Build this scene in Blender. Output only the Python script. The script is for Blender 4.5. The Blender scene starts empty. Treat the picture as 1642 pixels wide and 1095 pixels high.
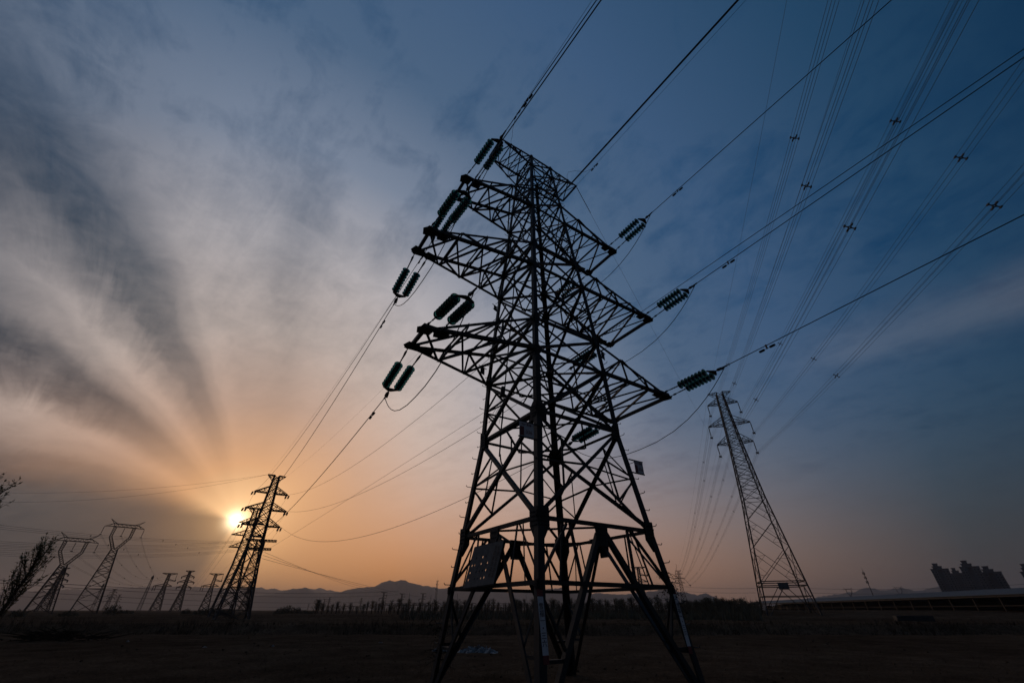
import bpy, math, random
from mathutils import Vector, Matrix
random.seed(7)
sc = bpy.context.scene
C = sc.collection
R = math.radians

# ------------------------------------------------------------------ camera
EYE = Vector((0.0, 0.0, 1.6))
PITCH = R(33.957)
FPX = 638.56                      # focal length in pixels of the 1642 px wide photograph (14 mm lens)
cam = bpy.data.cameras.new('camera')
cam.lens = FPX / 1642 * 36
cam.sensor_width = 36
cam.clip_start = 0.05
cam.clip_end = 60000
camo = bpy.data.objects.new('camera', cam)
C.objects.link(camo)
camo.location = EYE
camo.rotation_euler = (R(90) + PITCH, 0, 0)
sc.camera = camo

def ray(x, y):
    X = (x - 821) / FPX
    Y = (547.5 - y) / FPX
    return Vector((X, math.cos(PITCH) - Y * math.sin(PITCH), math.sin(PITCH) + Y * math.cos(PITCH)))

def at(x, y, dist):               # the point seen at pixel (x, y), a horizontal distance away
    r = ray(x, y)
    return EYE + r * (dist / math.hypot(r.x, r.y))

def bearing(x, y):
    r = ray(x, y)
    return math.atan2(r.x, r.y)

# ------------------------------------------------------------------ sky
SUN = ray(378, 834).normalized()
w = bpy.data.worlds.new('World')
sc.world = w
w.use_nodes = True
nt = w.node_tree
nt.nodes.clear()

class NX:                         # tiny expression helper on shader node sockets
    nt = None
    def __init__(self, s): self.s = s
    @staticmethod
    def m(op, *a):
        n = NX.nt.nodes.new('ShaderNodeMath'); n.operation = op
        for i, v in enumerate(a):
            if isinstance(v, NX): NX.nt.links.new(v.s, n.inputs[i])
            else: n.inputs[i].default_value = v
        return NX(n.outputs[0])
    def __add__(s, o): return NX.m('ADD', s, o)
    def __radd__(s, o): return NX.m('ADD', o, s)
    def __sub__(s, o): return NX.m('SUBTRACT', s, o)
    def __rsub__(s, o): return NX.m('SUBTRACT', o, s)
    def __mul__(s, o): return NX.m('MULTIPLY', s, o)
    def __rmul__(s, o): return NX.m('MULTIPLY', o, s)
    def __rtruediv__(s, o): return NX.m("DIVIDE", o, s)
    def __truediv__(s, o): return NX.m('DIVIDE', s, o)
    def clamp(s, a=0.0, b=1.0): return NX.m('MINIMUM', NX.m('MAXIMUM', s, a), b)
def vdot(vs, d):
    n = NX.nt.nodes.new('ShaderNodeVectorMath'); n.operation = 'DOT_PRODUCT'
    NX.nt.links.new(vs, n.inputs[0]); n.inputs[1].default_value = d
    return NX(n.outputs['Value'])
def xyz(a, b, c):
    n = NX.nt.nodes.new('ShaderNodeCombineXYZ')
    for i, v in enumerate((a, b, c)):
        if isinstance(v, NX): NX.nt.links.new(v.s, n.inputs[i])
        else: n.inputs[i].default_value = v
    return n.outputs[0]
def noise(vec, scale, detail=4, rough=.55, dist=0.0):
    n = NX.nt.nodes.new('ShaderNodeTexNoise')
    n.inputs['Scale'].default_value = scale; n.inputs['Detail'].default_value = detail
    n.inputs['Roughness'].default_value = rough; n.inputs['Distortion'].default_value = dist
    NX.nt.links.new(vec, n.inputs['Vector'])
    return NX(n.outputs['Fac'])
def ramp(x, stops, lo, hi, interp='EASE'):
    """colour ramp over [lo, hi]; stops = (x, value or (r, g, b))"""
    n = NX.nt.nodes.new('ShaderNodeValToRGB')
    cr = n.color_ramp; cr.interpolation = interp
    while len(cr.elements) < len(stops): cr.elements.new(0.5)
    for e, (p, v) in zip(cr.elements, stops):
        e.position = (p - lo) / (hi - lo)
        e.color = (v, v, v, 1) if not isinstance(v, tuple) else (*v, 1)
    NX.nt.links.new(((x - lo) * (1.0 / (hi - lo))).s, n.inputs[0])
    return n.outputs[0]
def val(s):
    n = NX.nt.nodes.new('ShaderNodeRGBToBW'); NX.nt.links.new(s, n.inputs[0]); return NX(n.outputs[0])
def mixc(f, a, b, mode='MIX'):
    n = NX.nt.nodes.new('ShaderNodeMix'); n.data_type = 'RGBA'; n.blend_type = mode
    if isinstance(f, NX): NX.nt.links.new(f.s, n.inputs[0])
    else: n.inputs[0].default_value = f
    for i, v in ((6, a), (7, b)):
        if isinstance(v, tuple): n.inputs[i].default_value = (*v, 1)
        else: NX.nt.links.new(v, n.inputs[i])
    return n.outputs[2]

NX.nt = nt
tc = nt.nodes.new('ShaderNodeTexCoord').outputs['Generated']
nrm = nt.nodes.new('ShaderNodeVectorMath'); nrm.operation = 'NORMALIZE'
nt.links.new(tc, nrm.inputs[0]); D = nrm.outputs[0]
SR = SUN.cross(Vector((0, 0, 1))).normalized()
SU = SR.cross(SUN)
DEG = 180 / math.pi
cs, dx, dy, dz = vdot(D, SUN), vdot(D, SR), vdot(D, SU), vdot(D, (0, 0, 1))
theta = NX.m('ARCCOSINE', cs.clamp(-1, 1)) * DEG                 # angle from the sun
phi0 = NX.m('ARCTAN2', dy, dx) * DEG                             # direction round the sun
phi = phi0 + NX.m('LESS_THAN', phi0, -90.0) * 360.0
elev = NX.m('ARCSINE', dz.clamp(-1, 1)) * DEG
# cirrus drawn out in bands that run towards the sun: noise on a cloud plane, long along the bands
kz = 1.0 / (NX.m('MAXIMUM', dz, 0.0) + 0.13)
hz = Vector((SUN.x, SUN.y, 0)).normalized()
pa = vdot(D, hz) * kz
pb = vdot(D, (hz.y, -hz.x, 0)) * kz
pb = pb + (pa * pa) * 0.07                        # the bands bend as they pass overhead
n_band = noise(xyz(pa * 0.20, pb, 0.0), 2.2, 6, .58, .8)
n_fine = noise(xyz(pa * 0.34, pb * 1.5, 3.7), 5.5, 9, .68, .6)
n_big = noise(D, 2.2, 4, .5)
n_cloud = noise(xyz(pa * .55, pb * .8, 5.1), 1.7, 8, .62, .9)
n_mott = noise(xyz(pa, pb, 1.3), 9.0, 7, .66, .4)
calm = NX.m('SUBTRACT', 1.0, NX.m('EXPONENT', NX.m('POWER', theta * (1 / 13.0), 2.0) * -1.0))   # 0 near the sun
phic = phi - (theta - 20.0) * 0.42 + (n_band - 0.5) * calm * 8.0 + (n_big - 0.5) * 10.0 + (n_cloud - .5) * calm * 6.0 + (n_fine - .5) * calm * 8.0
veil = val(ramp(phic, [(-90, .85), (0, .9), (40, 1.0), (75, .86), (92, .66), (106, .74), (114.5, .84), (118, .62),
                       (122, .30), (126.5, .26), (130.5, .52), (136.5, .90), (140, .62), (145.5, .10), (150.5, .20), (158.5, .84), (163, .62),
                       (168, .22), (176, .06), (215, .03), (240, .3), (270, .85)], -90, 270))
bank = val(ramp(phi + (n_big - .5) * 16.0 + (n_cloud - .5) * 14.0, [(-90, .42), (-55, .9), (-20, 1.0), (20, 1.0), (154, 1.0), (180, .0), (244, .0), (270, .42)], -90, 270))
near = NX.m('EXPONENT', NX.m('POWER', theta * (1 / 12.5), 3.0) * -1.0)
veil = veil * (1.0 - near * 0.92) + near * 0.92 * (0.18 + bank * 0.62)
tex = (n_band - .5) * (0.25 + 0.40 * val(ramp(phi, [(88, 0.0), (116, 1.0), (230, 1.0)], -90, 270))) + (n_fine - .5) * 0.95 + (n_mott - .5) * (1.0 + 0.7 * val(ramp(theta, [(40, 0.0), (60, 1.0), (130, 1.0)], 0, 130))) + (n_cloud - .5) * 1.15
veilm = (veil + tex * val(ramp(theta, [(0, 0.0), (10, .12), (30, .58), (50, 1.35), (85, 1.2), (110, .5)], 0, 120))).clamp()
dark = ramp(theta, [(0, (0.36, 0.19, 0.085)), (7, (0.16, 0.105, 0.075)), (15, (0.100, 0.092, 0.090)), (27, (0.072, 0.092, 0.116)), (38, (0.036, 0.078, 0.138)), (52, (0.020, 0.066, 0.148)), (68, (0.009, 0.060, 0.152)), (84, (0.001, 0.036, 0.102)), (100, (0.0003, 0.018, 0.058)), (130, (0.020, 0.025, 0.042))], 0, 130, 'LINEAR')
bright = ramp(theta, [(0, (1, 0.74, 0.42)), (6, (0.88, 0.48, 0.25)), (13, (0.64, 0.43, 0.325)), (22, (0.61, 0.505, 0.455)), (32, (0.47, 0.44, 0.455)), (44, (0.195, 0.24, 0.325)), (56, (0.074, 0.130, 0.222)), (70, (0.045, 0.098, 0.195)), (86, (0.016, 0.058, 0.125)), (102, (0.001, 0.024, 0.066)), (130, (0.030, 0.034, 0.050))], 0, 130, 'LINEAR')
upper = mixc(veilm, dark, bright)
mid = ramp(theta, [(0, (0.98, 0.6, 0.3)), (10, (0.86, 0.49, 0.27)), (20, (0.73, 0.495, 0.375)), (34, (0.6, 0.44, 0.37)), (48, (0.375, 0.325, 0.31)), (60, (0.2, 0.22, 0.238)), (70, (0.090, 0.128, 0.148)), (80, (0.040, 0.076, 0.090)), (92, (0.014, 0.044, 0.07)), (130, (0.008, 0.02, 0.03))], 0, 130, 'LINEAR')
midf = NX.m('EXPONENT', NX.m('POWER', NX.m('MAXIMUM', elev, 0.0) * (1 / 17.0), 2.0) * -1.0) * 0.85 * NX.m('MULTIPLY', bank, val(ramp(phic, [(-90, 1.0), (45, 1.0), (80, .3), (110, 0.0), (240, 0.0), (270, 1.0)], -90, 270)))
shade = 1.0 - 0.52 * NX.m('MULTIPLY', val(ramp(theta, [(13, 0.0), (42, 1.0), (90, 1.0)], 0, 130)), val(ramp(phic, [(96, 0.0), (138, 1.0), (200, 1.0)], -90, 270)))
upper = mixc(1.0, upper, mixc(shade, (0, 0, 0), (1, 1, 1)), 'MULTIPLY')
upper = mixc(midf, upper, mid)
wisp = NX.m('EXPONENT', NX.m('POWER', NX.m('ABSOLUTE', phi - 23.6 + (n_cloud - .5) * 6.0) * (1 / 2.3), 2.0) * -1.0) * val(ramp(theta, [(66, 0.0), (78, .7), (90, 1.0)], 0, 130)) * (0.45 + n_fine)
upper = mixc(1.0, upper, mixc(wisp, (0, 0, 0), (.055, .046, .040)), 'ADD')
low = ramp(theta, [(0, (0.92, 0.48, 0.17)), (8, (0.78, 0.34, 0.105)), (18, (0.80, 0.292, 0.046)), (28, (0.68, 0.272, 0.074)), (40, (0.54, 0.248, 0.108)), (52, (0.43, 0.205, 0.104)), (64, (0.25, 0.14, 0.092)), (78, (0.056, 0.045, 0.04)), (100, (0.012, 0.013, 0.016)), (130, (0.012, 0.013, 0.016))], 0, 130, 'LINEAR')
low = mixc(bank, ramp(theta, [(0, (.60, .32, .12)), (4, (.20, .12, .065)), (8, (.070, .056, .048)), (16, (.040, .039, .039)), (60, (.030, .031, .033))], 0, 60, 'LINEAR'), low)
lowf = NX.m('EXPONENT', NX.m('POWER', NX.m('MAXIMUM', elev, 0.0) * (1 / 9.6), 1.7) * -1.0) * 0.95
sky = mixc(lowf, upper, low)
# the sun through the veil: a small disc and its aureole
disc = NX.m('EXPONENT', NX.m('POWER', theta * (1 / 0.70), 1.5) * -1.0) * 4.0
aure = NX.m('EXPONENT', theta * (-1 / 2.4)) * (0.3 + 0.7 * bank) * (0.55 + 0.8 * n_big) * 1.15
sky = mixc(1.0, sky, mixc(1.0, mixc(disc, (0, 0, 0), (1, .80, .50)), mixc(aure, (0, 0, 0), (1, .53, .23)), 'ADD'), 'ADD')
for n in nt.nodes:
    if n.type == 'MIX' : n.clamp_factor = False
sky = mixc(NX.m('LESS_THAN', elev, -1.0) , sky, (.03, .025, .02))
bg = nt.nodes.new('ShaderNodeBackground'); bg.inputs['Strength'].default_value = 1.0
nt.links.new(sky, bg.inputs['Color'])
out = nt.nodes.new('ShaderNodeOutputWorld'); nt.links.new(bg.outputs[0], out.inputs['Surface'])
w.cycles.sampling_method = 'MANUAL'; w.cycles.sample_map_resolution = 1024

sun = bpy.data.lights.new('sun', 'SUN')
sun.energy = 0.22; sun.angle = R(1.2); sun.color = (1.0, .62, .34)
suno = bpy.data.objects.new('sun', sun); C.objects.link(suno)
suno.rotation_euler = SUN.to_track_quat('Z', 'Y').to_euler()

sc.view_settings.view_transform = 'Standard'; sc.view_settings.look = 'None'
sc.view_settings.exposure = 0.0; sc.view_settings.gamma = 1.0
sc.cycles.use_denoising = True
sc.cycles.max_bounces = 6; sc.cycles.transmission_bounces = 4; sc.cycles.transparent_max_bounces = 6
sc.cycles.volume_bounces = 0
sc.render.filter_size = 1.3

# ------------------------------------------------------------------ materials
def mat(name, col, rough=.6, metal=0.0, vary=.35, scale=8.0, col2=None, trans=0.0, ior=1.5, bump=0.0, spec=.5):
    m = bpy.data.materials.new(name); m.use_nodes = True
    t = m.node_tree; NX.nt = t
    b = t.nodes['Principled BSDF']
    c = t.nodes.new('ShaderNodeTexCoord').outputs['Object']
    f = noise(c, scale, 5, .6)
    lo = tuple(x * (1 - vary) for x in col); hi = col2 or tuple(min(1, x * (1 + vary)) for x in col)
    t.links.new(ramp(f, [(.3, lo), (.7, hi)], 0, 1, 'LINEAR'), b.inputs['Base Color'])
    b.inputs['Roughness'].default_value = rough; b.inputs['Metallic'].default_value = metal
    b.inputs['Transmission Weight'].default_value = trans; b.inputs['IOR'].default_value = ior
    b.inputs['Specular IOR Level'].default_value = spec
    if bump:
        bp = t.nodes.new('ShaderNodeBump'); bp.inputs['Strength'].default_value = bump
        t.links.new(noise(c, scale * 4, 5, .6).s, bp.inputs['Height']); t.links.new(bp.outputs[0], b.inputs['Normal'])
    return m
M = dict(
    steel=mat('weathered_galvanised_steel', (.030, .028, .026), .62, .15, .35, 3.0),
    plate=mat('gusset_steel', (.027, .025, .024), .65, .15, .3, 5.0),
    far_steel=mat('tower_steel', (.05, .049, .048), .7, .2, .25, .6),
    cable=mat('aluminium_conductor', (.085, .082, .08), .6, .3, .2, 2.0),
    fitting=mat('forged_fitting', (.055, .052, .05), .6, .3, .3, 20.0),
    glass=mat('green_insulator_glass', (.04, .165, .13), .12, 0, .15, 6.0, trans=.80, ior=1.5),
    composite=mat('insulator_rubber', (.06, .045, .042), .7, 0, .2, 4.0),
    white=mat('sign_white_paint', (.75, .745, .73), .6, 0, .08, 14.0),
    red=mat('sign_red_paint', (.20, .03, .028), .5, 0, .15, 14.0),
    ink=mat('sign_black_ink', (.03, .03, .032), .6, 0, .1, 14.0),
    board=mat('weathered_board', (.18, .16, .14), .85, 0, .25, 7.0, bump=.2),
    bark=mat('bark', (.075, .058, .045), .9, 0, .35, 12.0, spec=0.0),
    twig=mat('young_leaf', (.19, .18, .09), .8, 0, .3, 3.0, spec=0.0),
    dry=mat('dry_twig', (.028, .021, .015), .9, 0, .3, 3.0, spec=0.0),
    shrub=mat('dry_foliage', (.13, .118, .08), .9, 0, .35, .7, spec=0.0),
    grass=mat('dry_grass', (.06, .042, .026), .9, 0, .4, .35, spec=0.0),
    concrete=mat('concrete', (.06, .054, .048), .85, 0, .2, .5),
    tower_wall=mat('tower_block_render', (.17, .15, .145), .8, 0, .15, .05),
    window=mat('window_glass', (.03, .035, .045), .15, 0, .2, .2),
    roofm=mat('shed_roof_sheet', (.07, .07, .068), .8, .0, .12, .25),
    shedm=mat('shed_frame_steel', (.02, .02, .02), .7, .1, .2, .5),
    shadew=mat('shed_wall', (.02, .018, .016), .9, 0, .2, .5),
    plastic=mat('plastic_sheet', (.20, .195, .19), .6, 0, .7, 4.0),
    litterm=mat('paper_litter', (.26, .24, .22), .8, 0, .3, 9.0),
    mountain=mat('mountain_rock', (.07, .066, .06), .95, 0, .3, .0012),
    soil=None,
)
# soil: brown field with darker clods and stubble patches
m = bpy.data.materials.new('field_soil'); m.use_nodes = True; t = m.node_tree; NX.nt = t
b = t.nodes['Principled BSDF']; c = t.nodes.new('ShaderNodeTexCoord').outputs['Object']
n1 = noise(c, .05, 5, .6); n2 = noise(c, .6, 6, .65); n3 = noise(c, 9.0, 5, .7)
f = n1 * .35 + n2 * .35 + n3 * .45
t.links.new(ramp(f, [(.40, (.016, .011, .0075)), (.50, (.048, .031, .020)), (.60, (.085, .056, .036)), (.72, (.14, .098, .065))], 0, 1, 'LINEAR'), b.inputs['Base Color'])
b.inputs['Roughness'].default_value = 1.0; b.inputs['Specular IOR Level'].default_value = 0.0
bp = t.nodes.new('ShaderNodeBump'); bp.inputs['Strength'].default_value = .8; bp.inputs['Distance'].default_value = .12
t.links.new((n3 * .5 + n2).s, bp.inputs['Height']); t.links.new(bp.outputs[0], b.inputs['Normal'])
M['soil'] = m

# ------------------------------------------------------------------ mesh building
class MB:
    def __init__(s): s.v = []; s.f = []
    def add(s, vs, fs):
        k = len(s.v); s.v += [tuple(x) for x in vs]; s.f += [tuple(i + k for i in f) for f in fs]
    def prism(s, prof, p, q, e1, e2):
        n = len(prof); vs = []
        for o in (p, q):
            for a, b_ in prof: vs.append(o + e1 * a + e2 * b_)
        fs = [(i, (i + 1) % n, n + (i + 1) % n, n + i) for i in range(n)] + [tuple(range(n))[::-1], tuple(range(n, 2 * n))]
        s.add(vs, fs)
    def angle(s, p, q, wd, e1=None, e2=None, t=None):     # steel angle section, corner on the line p-q
        p, q = Vector(p), Vector(q); ax = (q - p).normalized()
        if e1 is None: e1 = Vector((0, 0, 1)) if abs(ax.z) < .9 else Vector((1, 0, 0))
        e1 = (e1 - ax * e1.dot(ax)).normalized()
        if e2 is None: e2 = ax.cross(e1)
        else: e2 = (e2 - ax * e2.dot(ax)); e2 = (e2 - e1 * e2.dot(e1)).normalized()
        t = t or max(.006, wd * .11)
        s.prism([(0, 0), (wd, 0), (wd, t), (t, t), (t, wd), (0, wd)], p, q, e1, e2)
    def bar(s, p, q, wd, h=None):
        p, q = Vector(p), Vector(q); ax = (q - p).normalized()
        e1 = Vector((0, 0, 1)) if abs(ax.z) < .9 else Vector((1, 0, 0))
        e1 = (e1 - ax * e1.dot(ax)).normalized(); e2 = ax.cross(e1)
        a, b_ = wd / 2, (h or wd) / 2
        s.prism([(-a, -b_), (a, -b_), (a, b_), (-a, b_)], p, q, e1, e2)
    def box(s, lo, hi):
        x0, y0, z0 = lo; x1, y1, z1 = hi
        s.add([(x0, y0, z0), (x1, y0, z0), (x1, y1, z0), (x0, y1, z0), (x0, y0, z1), (x1, y0, z1), (x1, y1, z1), (x0, y1, z1)],
              [(3, 2, 1, 0), (4, 5, 6, 7), (0, 1, 5, 4), (1, 2, 6, 5), (2, 3, 7, 6), (3, 0, 4, 7)])
    def slab(s, poly, n, t):                               # flat polygon with thickness t along n (centred)
        n = Vector(n).normalized() * (t / 2); k = len(poly); P = [Vector(x) for x in poly]
        s.add([x - n for x in P] + [x + n for x in P], [tuple(range(k))[::-1], tuple(range(k, 2 * k))] + [(i, (i + 1) % k, k + (i + 1) % k, k + i) for i in range(k)])
    def tube(s, pts, r, n=6, closed=True):
        P = [Vector(p) for p in pts]; rr = r if isinstance(r, (list, tuple)) else [r] * len(P)
        prev = None; k = len(s.v)
        for i, p in enumerate(P):
            ax = (P[min(i + 1, len(P) - 1)] - P[max(i - 1, 0)]).normalized()
            if prev is None: e1 = Vector((0, 0, 1)) if abs(ax.z) < .9 else Vector((1, 0, 0))
            else: e1 = prev
            e1 = (e1 - ax * e1.dot(ax)).normalized(); prev = e1; e2 = ax.cross(e1)
            for j in range(n):
                a = 2 * math.pi * j / n; s.v.append(tuple(p + (e1 * math.cos(a) + e2 * math.sin(a)) * rr[i]))
        for i in range(len(P) - 1):
            for j in range(n):
                a, b_ = k + i * n + j, k + i * n + (j + 1) % n
                s.f.append((a, b_, b_ + n, a + n))
        if closed:
            s.f.append(tuple(k + j for j in range(n))[::-1]); s.f.append(tuple(k + (len(P) - 1) * n + j for j in range(n)))
    def lathe(s, prof, o, ax, n=14):                       # prof = (distance along ax, radius)
        ax = Vector(ax).normalized(); o = Vector(o)
        s.tube([o + ax * a for a, _ in prof], [max(r_, 1e-4) for _, r_ in prof], n)
    def mesh(s, name, mtl, smooth=False):
        me = bpy.data.meshes.new(name); me.from_pydata(s.v, [], s.f)
        me.materials.append(mtl)
        if smooth: me.polygons.foreach_set('use_smooth', [True] * len(me.polygons))
        me.update(); return me
    def build(s, name, mtl, parent=None, loc=None, smooth=False):
        o = bpy.data.objects.new(name, s.mesh(name, mtl, smooth)); C.objects.link(o)
        if parent: o.parent = parent
        if loc is not None: o.location = loc
        return o
def tag(o, label, cat, group=None):
    o['label'] = label; o['category'] = cat
    if group: o['group'] = group
    return o
def thing(name, label, cat, loc=(0, 0, 0), rotz=0.0, group=None):
    o = bpy.data.objects.new(name, None); C.objects.link(o); o.empty_display_size = .3
    o.location = loc; o.rotation_euler = (0, 0, rotz)
    return tag(o, label, cat, group)
def kids(o): return [c for c in o.children]
def dup_tree(o, parent=None):
    c = o.copy(); C.objects.link(c); c.parent = parent
    for ch in kids(o): dup_tree(ch, c)
    return c
def dup(root, loc, rotz, scale, label, group=None, name=None):
    c = dup_tree(root); c.location = loc; c.rotation_euler = (0, 0, rotz); c.scale = (scale,) * 3
    if name: c.name = name
    return tag(c, label, root['category'], group or root.get('group'))
def structure(name, mb, mtl, smooth=False):
    o = mb.build(name, mtl, smooth=smooth); o['kind'] = 'structure'; return o
def lerp(a, b_, t): return Vector(a) * (1 - t) + Vector(b_) * t
def interp(x, xs, ys):
    for i in range(len(xs) - 1):
        if x <= xs[i + 1]: return ys[i] + (ys[i + 1] - ys[i]) * (x - xs[i]) / (xs[i + 1] - xs[i])
    return ys[-1] + (ys[-1] - ys[-2]) * (x - xs[-1]) / (xs[-1] - xs[-2])

# ------------------------------------------------------------------ ground, mountains
def smooth(a, b_, x):
    t_ = min(1, max(0, (x - a) / (b_ - a))); return t_ * t_ * (3 - 2 * t_)
def wob(x, y): return math.sin(x * .31 + 1.3 * math.sin(y * .17)) * .5 + math.sin(x * .083 + y * .11) * .6 + math.sin(x * .9 - y * .7) * .18
def ground_z(x, y):
    r_ = math.hypot(x, y)
    z = .035 * wob(x, y) * smooth(3, 12, r_)
    z += .50 * smooth(42.6, 44.6, y + .8 * wob(x * .7, 3.0))                    # cut bank at the far side of the field
    z -= .16 * smooth(38, 42, y + .8 * wob(x * .7, 3.0)) * (1 - smooth(42.6, 44.6, y + .8 * wob(x * .7, 3.0)))
    z += .10 * wob(x * .35, y * .3) * smooth(46, 60, y)
    z += 1.0 * smooth(20, 75, x) * smooth(60, 120, r_) * smooth(0, 40, y) * smooth(105, 150, y + x * .45)
    return z * (1 - .4 * smooth(300, 900, r_))
mb = MB()
rad = [0.5]
while rad[-1] < 8600: rad.append(rad[-1] * 1.035 if rad[-1] < 140 else rad[-1] * 1.12)
angs = [R(a) for a in range(-180, -62, 6)] + [R(-62 + i * .75) for i in range(166)] + [R(a) for a in range(66, 180, 6)]
na = len(angs)
for r_ in rad:
    for a in angs:
        x, y = r_ * math.sin(a), r_ * math.cos(a)
        mb.v.append((x, y, ground_z(x, y) + (random.uniform(-.02, .02) if 8 < r_ < 60 else 0)))
for i in range(len(rad) - 1):
    for j in range(na):
        k, k2 = i * na + j, i * na + (j + 1) % na
        mb.f.append((k, k + na, k2 + na, k2))
mb.f.append(tuple(range(na)))
structure('ground', mb, M['soil'], True)

def ridge(name, dist, depth, pts):
    """a mountain range at a distance: pts = photograph pixels of its skyline"""
    mb = MB(); cols = []
    P = []
    for i in range(len(pts) - 1):
        n = max(1, int(abs(pts[i + 1][0] - pts[i][0]) / 4))
        for k in range(n):
            t_ = k / n; P.append((pts[i][0] * (1 - t_) + pts[i + 1][0] * t_, pts[i][1] * (1 - t_) + pts[i + 1][1] * t_ + random.uniform(-1.0, 1.0)))
    P.append(pts[-1])
    rows = [(-.5, -.02), (-.30, .25), (-.16, .55), (-.07, .82), (0, 1.0), (.12, .75), (.35, .3), (.6, -.02)]
    for x, y in P:
        p = at(x, y, dist)
        for q, (d_, h) in enumerate(rows):
            k = 1 + d_ * depth / dist
            hh = p.z * h * (1 + (random.uniform(-.16, .16) if 0 < q < 4 else 0))
            mb.v.append((p.x * k, p.y * k, hh))
    m_ = len(rows)
    for i in range(len(P) - 1):
        for j in range(m_ - 1):
            k = i * m_ + j; mb.f.append((k, k + m_, k + m_ + 1, k + 1))
    structure(name, mb, M['mountain'], True)
ridge('mountains', 4200, 1500, [(380, 962), (430, 952), (447, 949.5), (457, 947), (470, 943.2), (480, 944), (488.5, 941), (497, 944.5), (505, 948), (530, 951), (548, 948), (560, 944.5), (580, 941.5), (600, 940),
    (612, 934.5), (625, 929.5), (634, 931.5), (646, 929), (660, 934.4), (673, 937), (684, 939.5), (700, 942), (712, 943.6), (732, 940.5), (748, 937.8), (762, 941), (790, 946), (820, 950), (850, 947), (871, 943.6),
    (886, 944), (899, 942), (912, 946), (926, 950), (950, 951), (966, 950.5), (990, 953), (1012, 952), (1030, 949.5), (1043, 948), (1058, 945), (1073, 943.6), (1088, 948), (1100, 949.5), (1118, 954), (1131, 951.2), (1146, 957), (1162, 963), (1180, 968), (1210, 973)])
ridge('distant_mountains', 6800, 1600, [(-60, 952), (40, 948), (120, 944), (200, 942), (260, 939), (320, 941), (380, 943), (408, 942), (419, 940), (426, 944), (440, 943.5), (452, 946), (480, 946), (494, 943), (505, 944.5), (514, 942.3), (524, 945.5), (546, 948.6), (580, 951), (620, 956), (700, 962)])
ridge('distant_hills', 6200, 1300, [(1200, 972), (1300, 958), (1350, 951), (1372, 948), (1384, 942.5), (1398, 942), (1412, 946), (1428, 944.5), (1444, 942.5), (1458, 944), (1470, 947.5), (1490, 943), (1505, 939.5), (1530, 940), (1580, 943), (1620, 942), (1642, 944), (1720, 950)])

# ------------------------------------------------------------------ the near tower
TW = Vector((1.117, 12.0, ground_z(1.117, 12.0) * 0))
YAW = R(33.13)
TROT = Matrix.Translation(TW) @ Matrix.Rotation(YAW, 4, 'Z')
def mt(u, v, z): return TROT @ Vector((u, v, z))
LZ = [0, 2.02, 3.27, 6.04, 8.10, 9.34, 11.95, 13.21, 15.76, 17.10, 20.10]
LA = [2.275, 2.036, 1.87, 1.535, 1.445, 1.375, 1.205, 1.11, .925, .835, .62]
A = lambda z: interp(z, LZ, LA)
CORN = [(-1, -1), (1, -1), (1, 1), (-1, 1)]
def cor(c, z): a = A(z); return Vector((c[0] * a, c[1] * a, z))
tower = thing('transmission_tower', 'tall dark steel lattice tension tower filling the middle of the view', 'tower', TW, YAW, 'lattice transmission towers')
M1, PL = M['steel'], M['plate']
E_B = 19.25                                            # foot of the earth-wire arms
LEVELS = [3.27, 6.04, 8.10, 9.34, 11.95, 13.21, 15.76, 17.10, 18.2, 19.25, 20.10]
step_mesh = None
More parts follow.
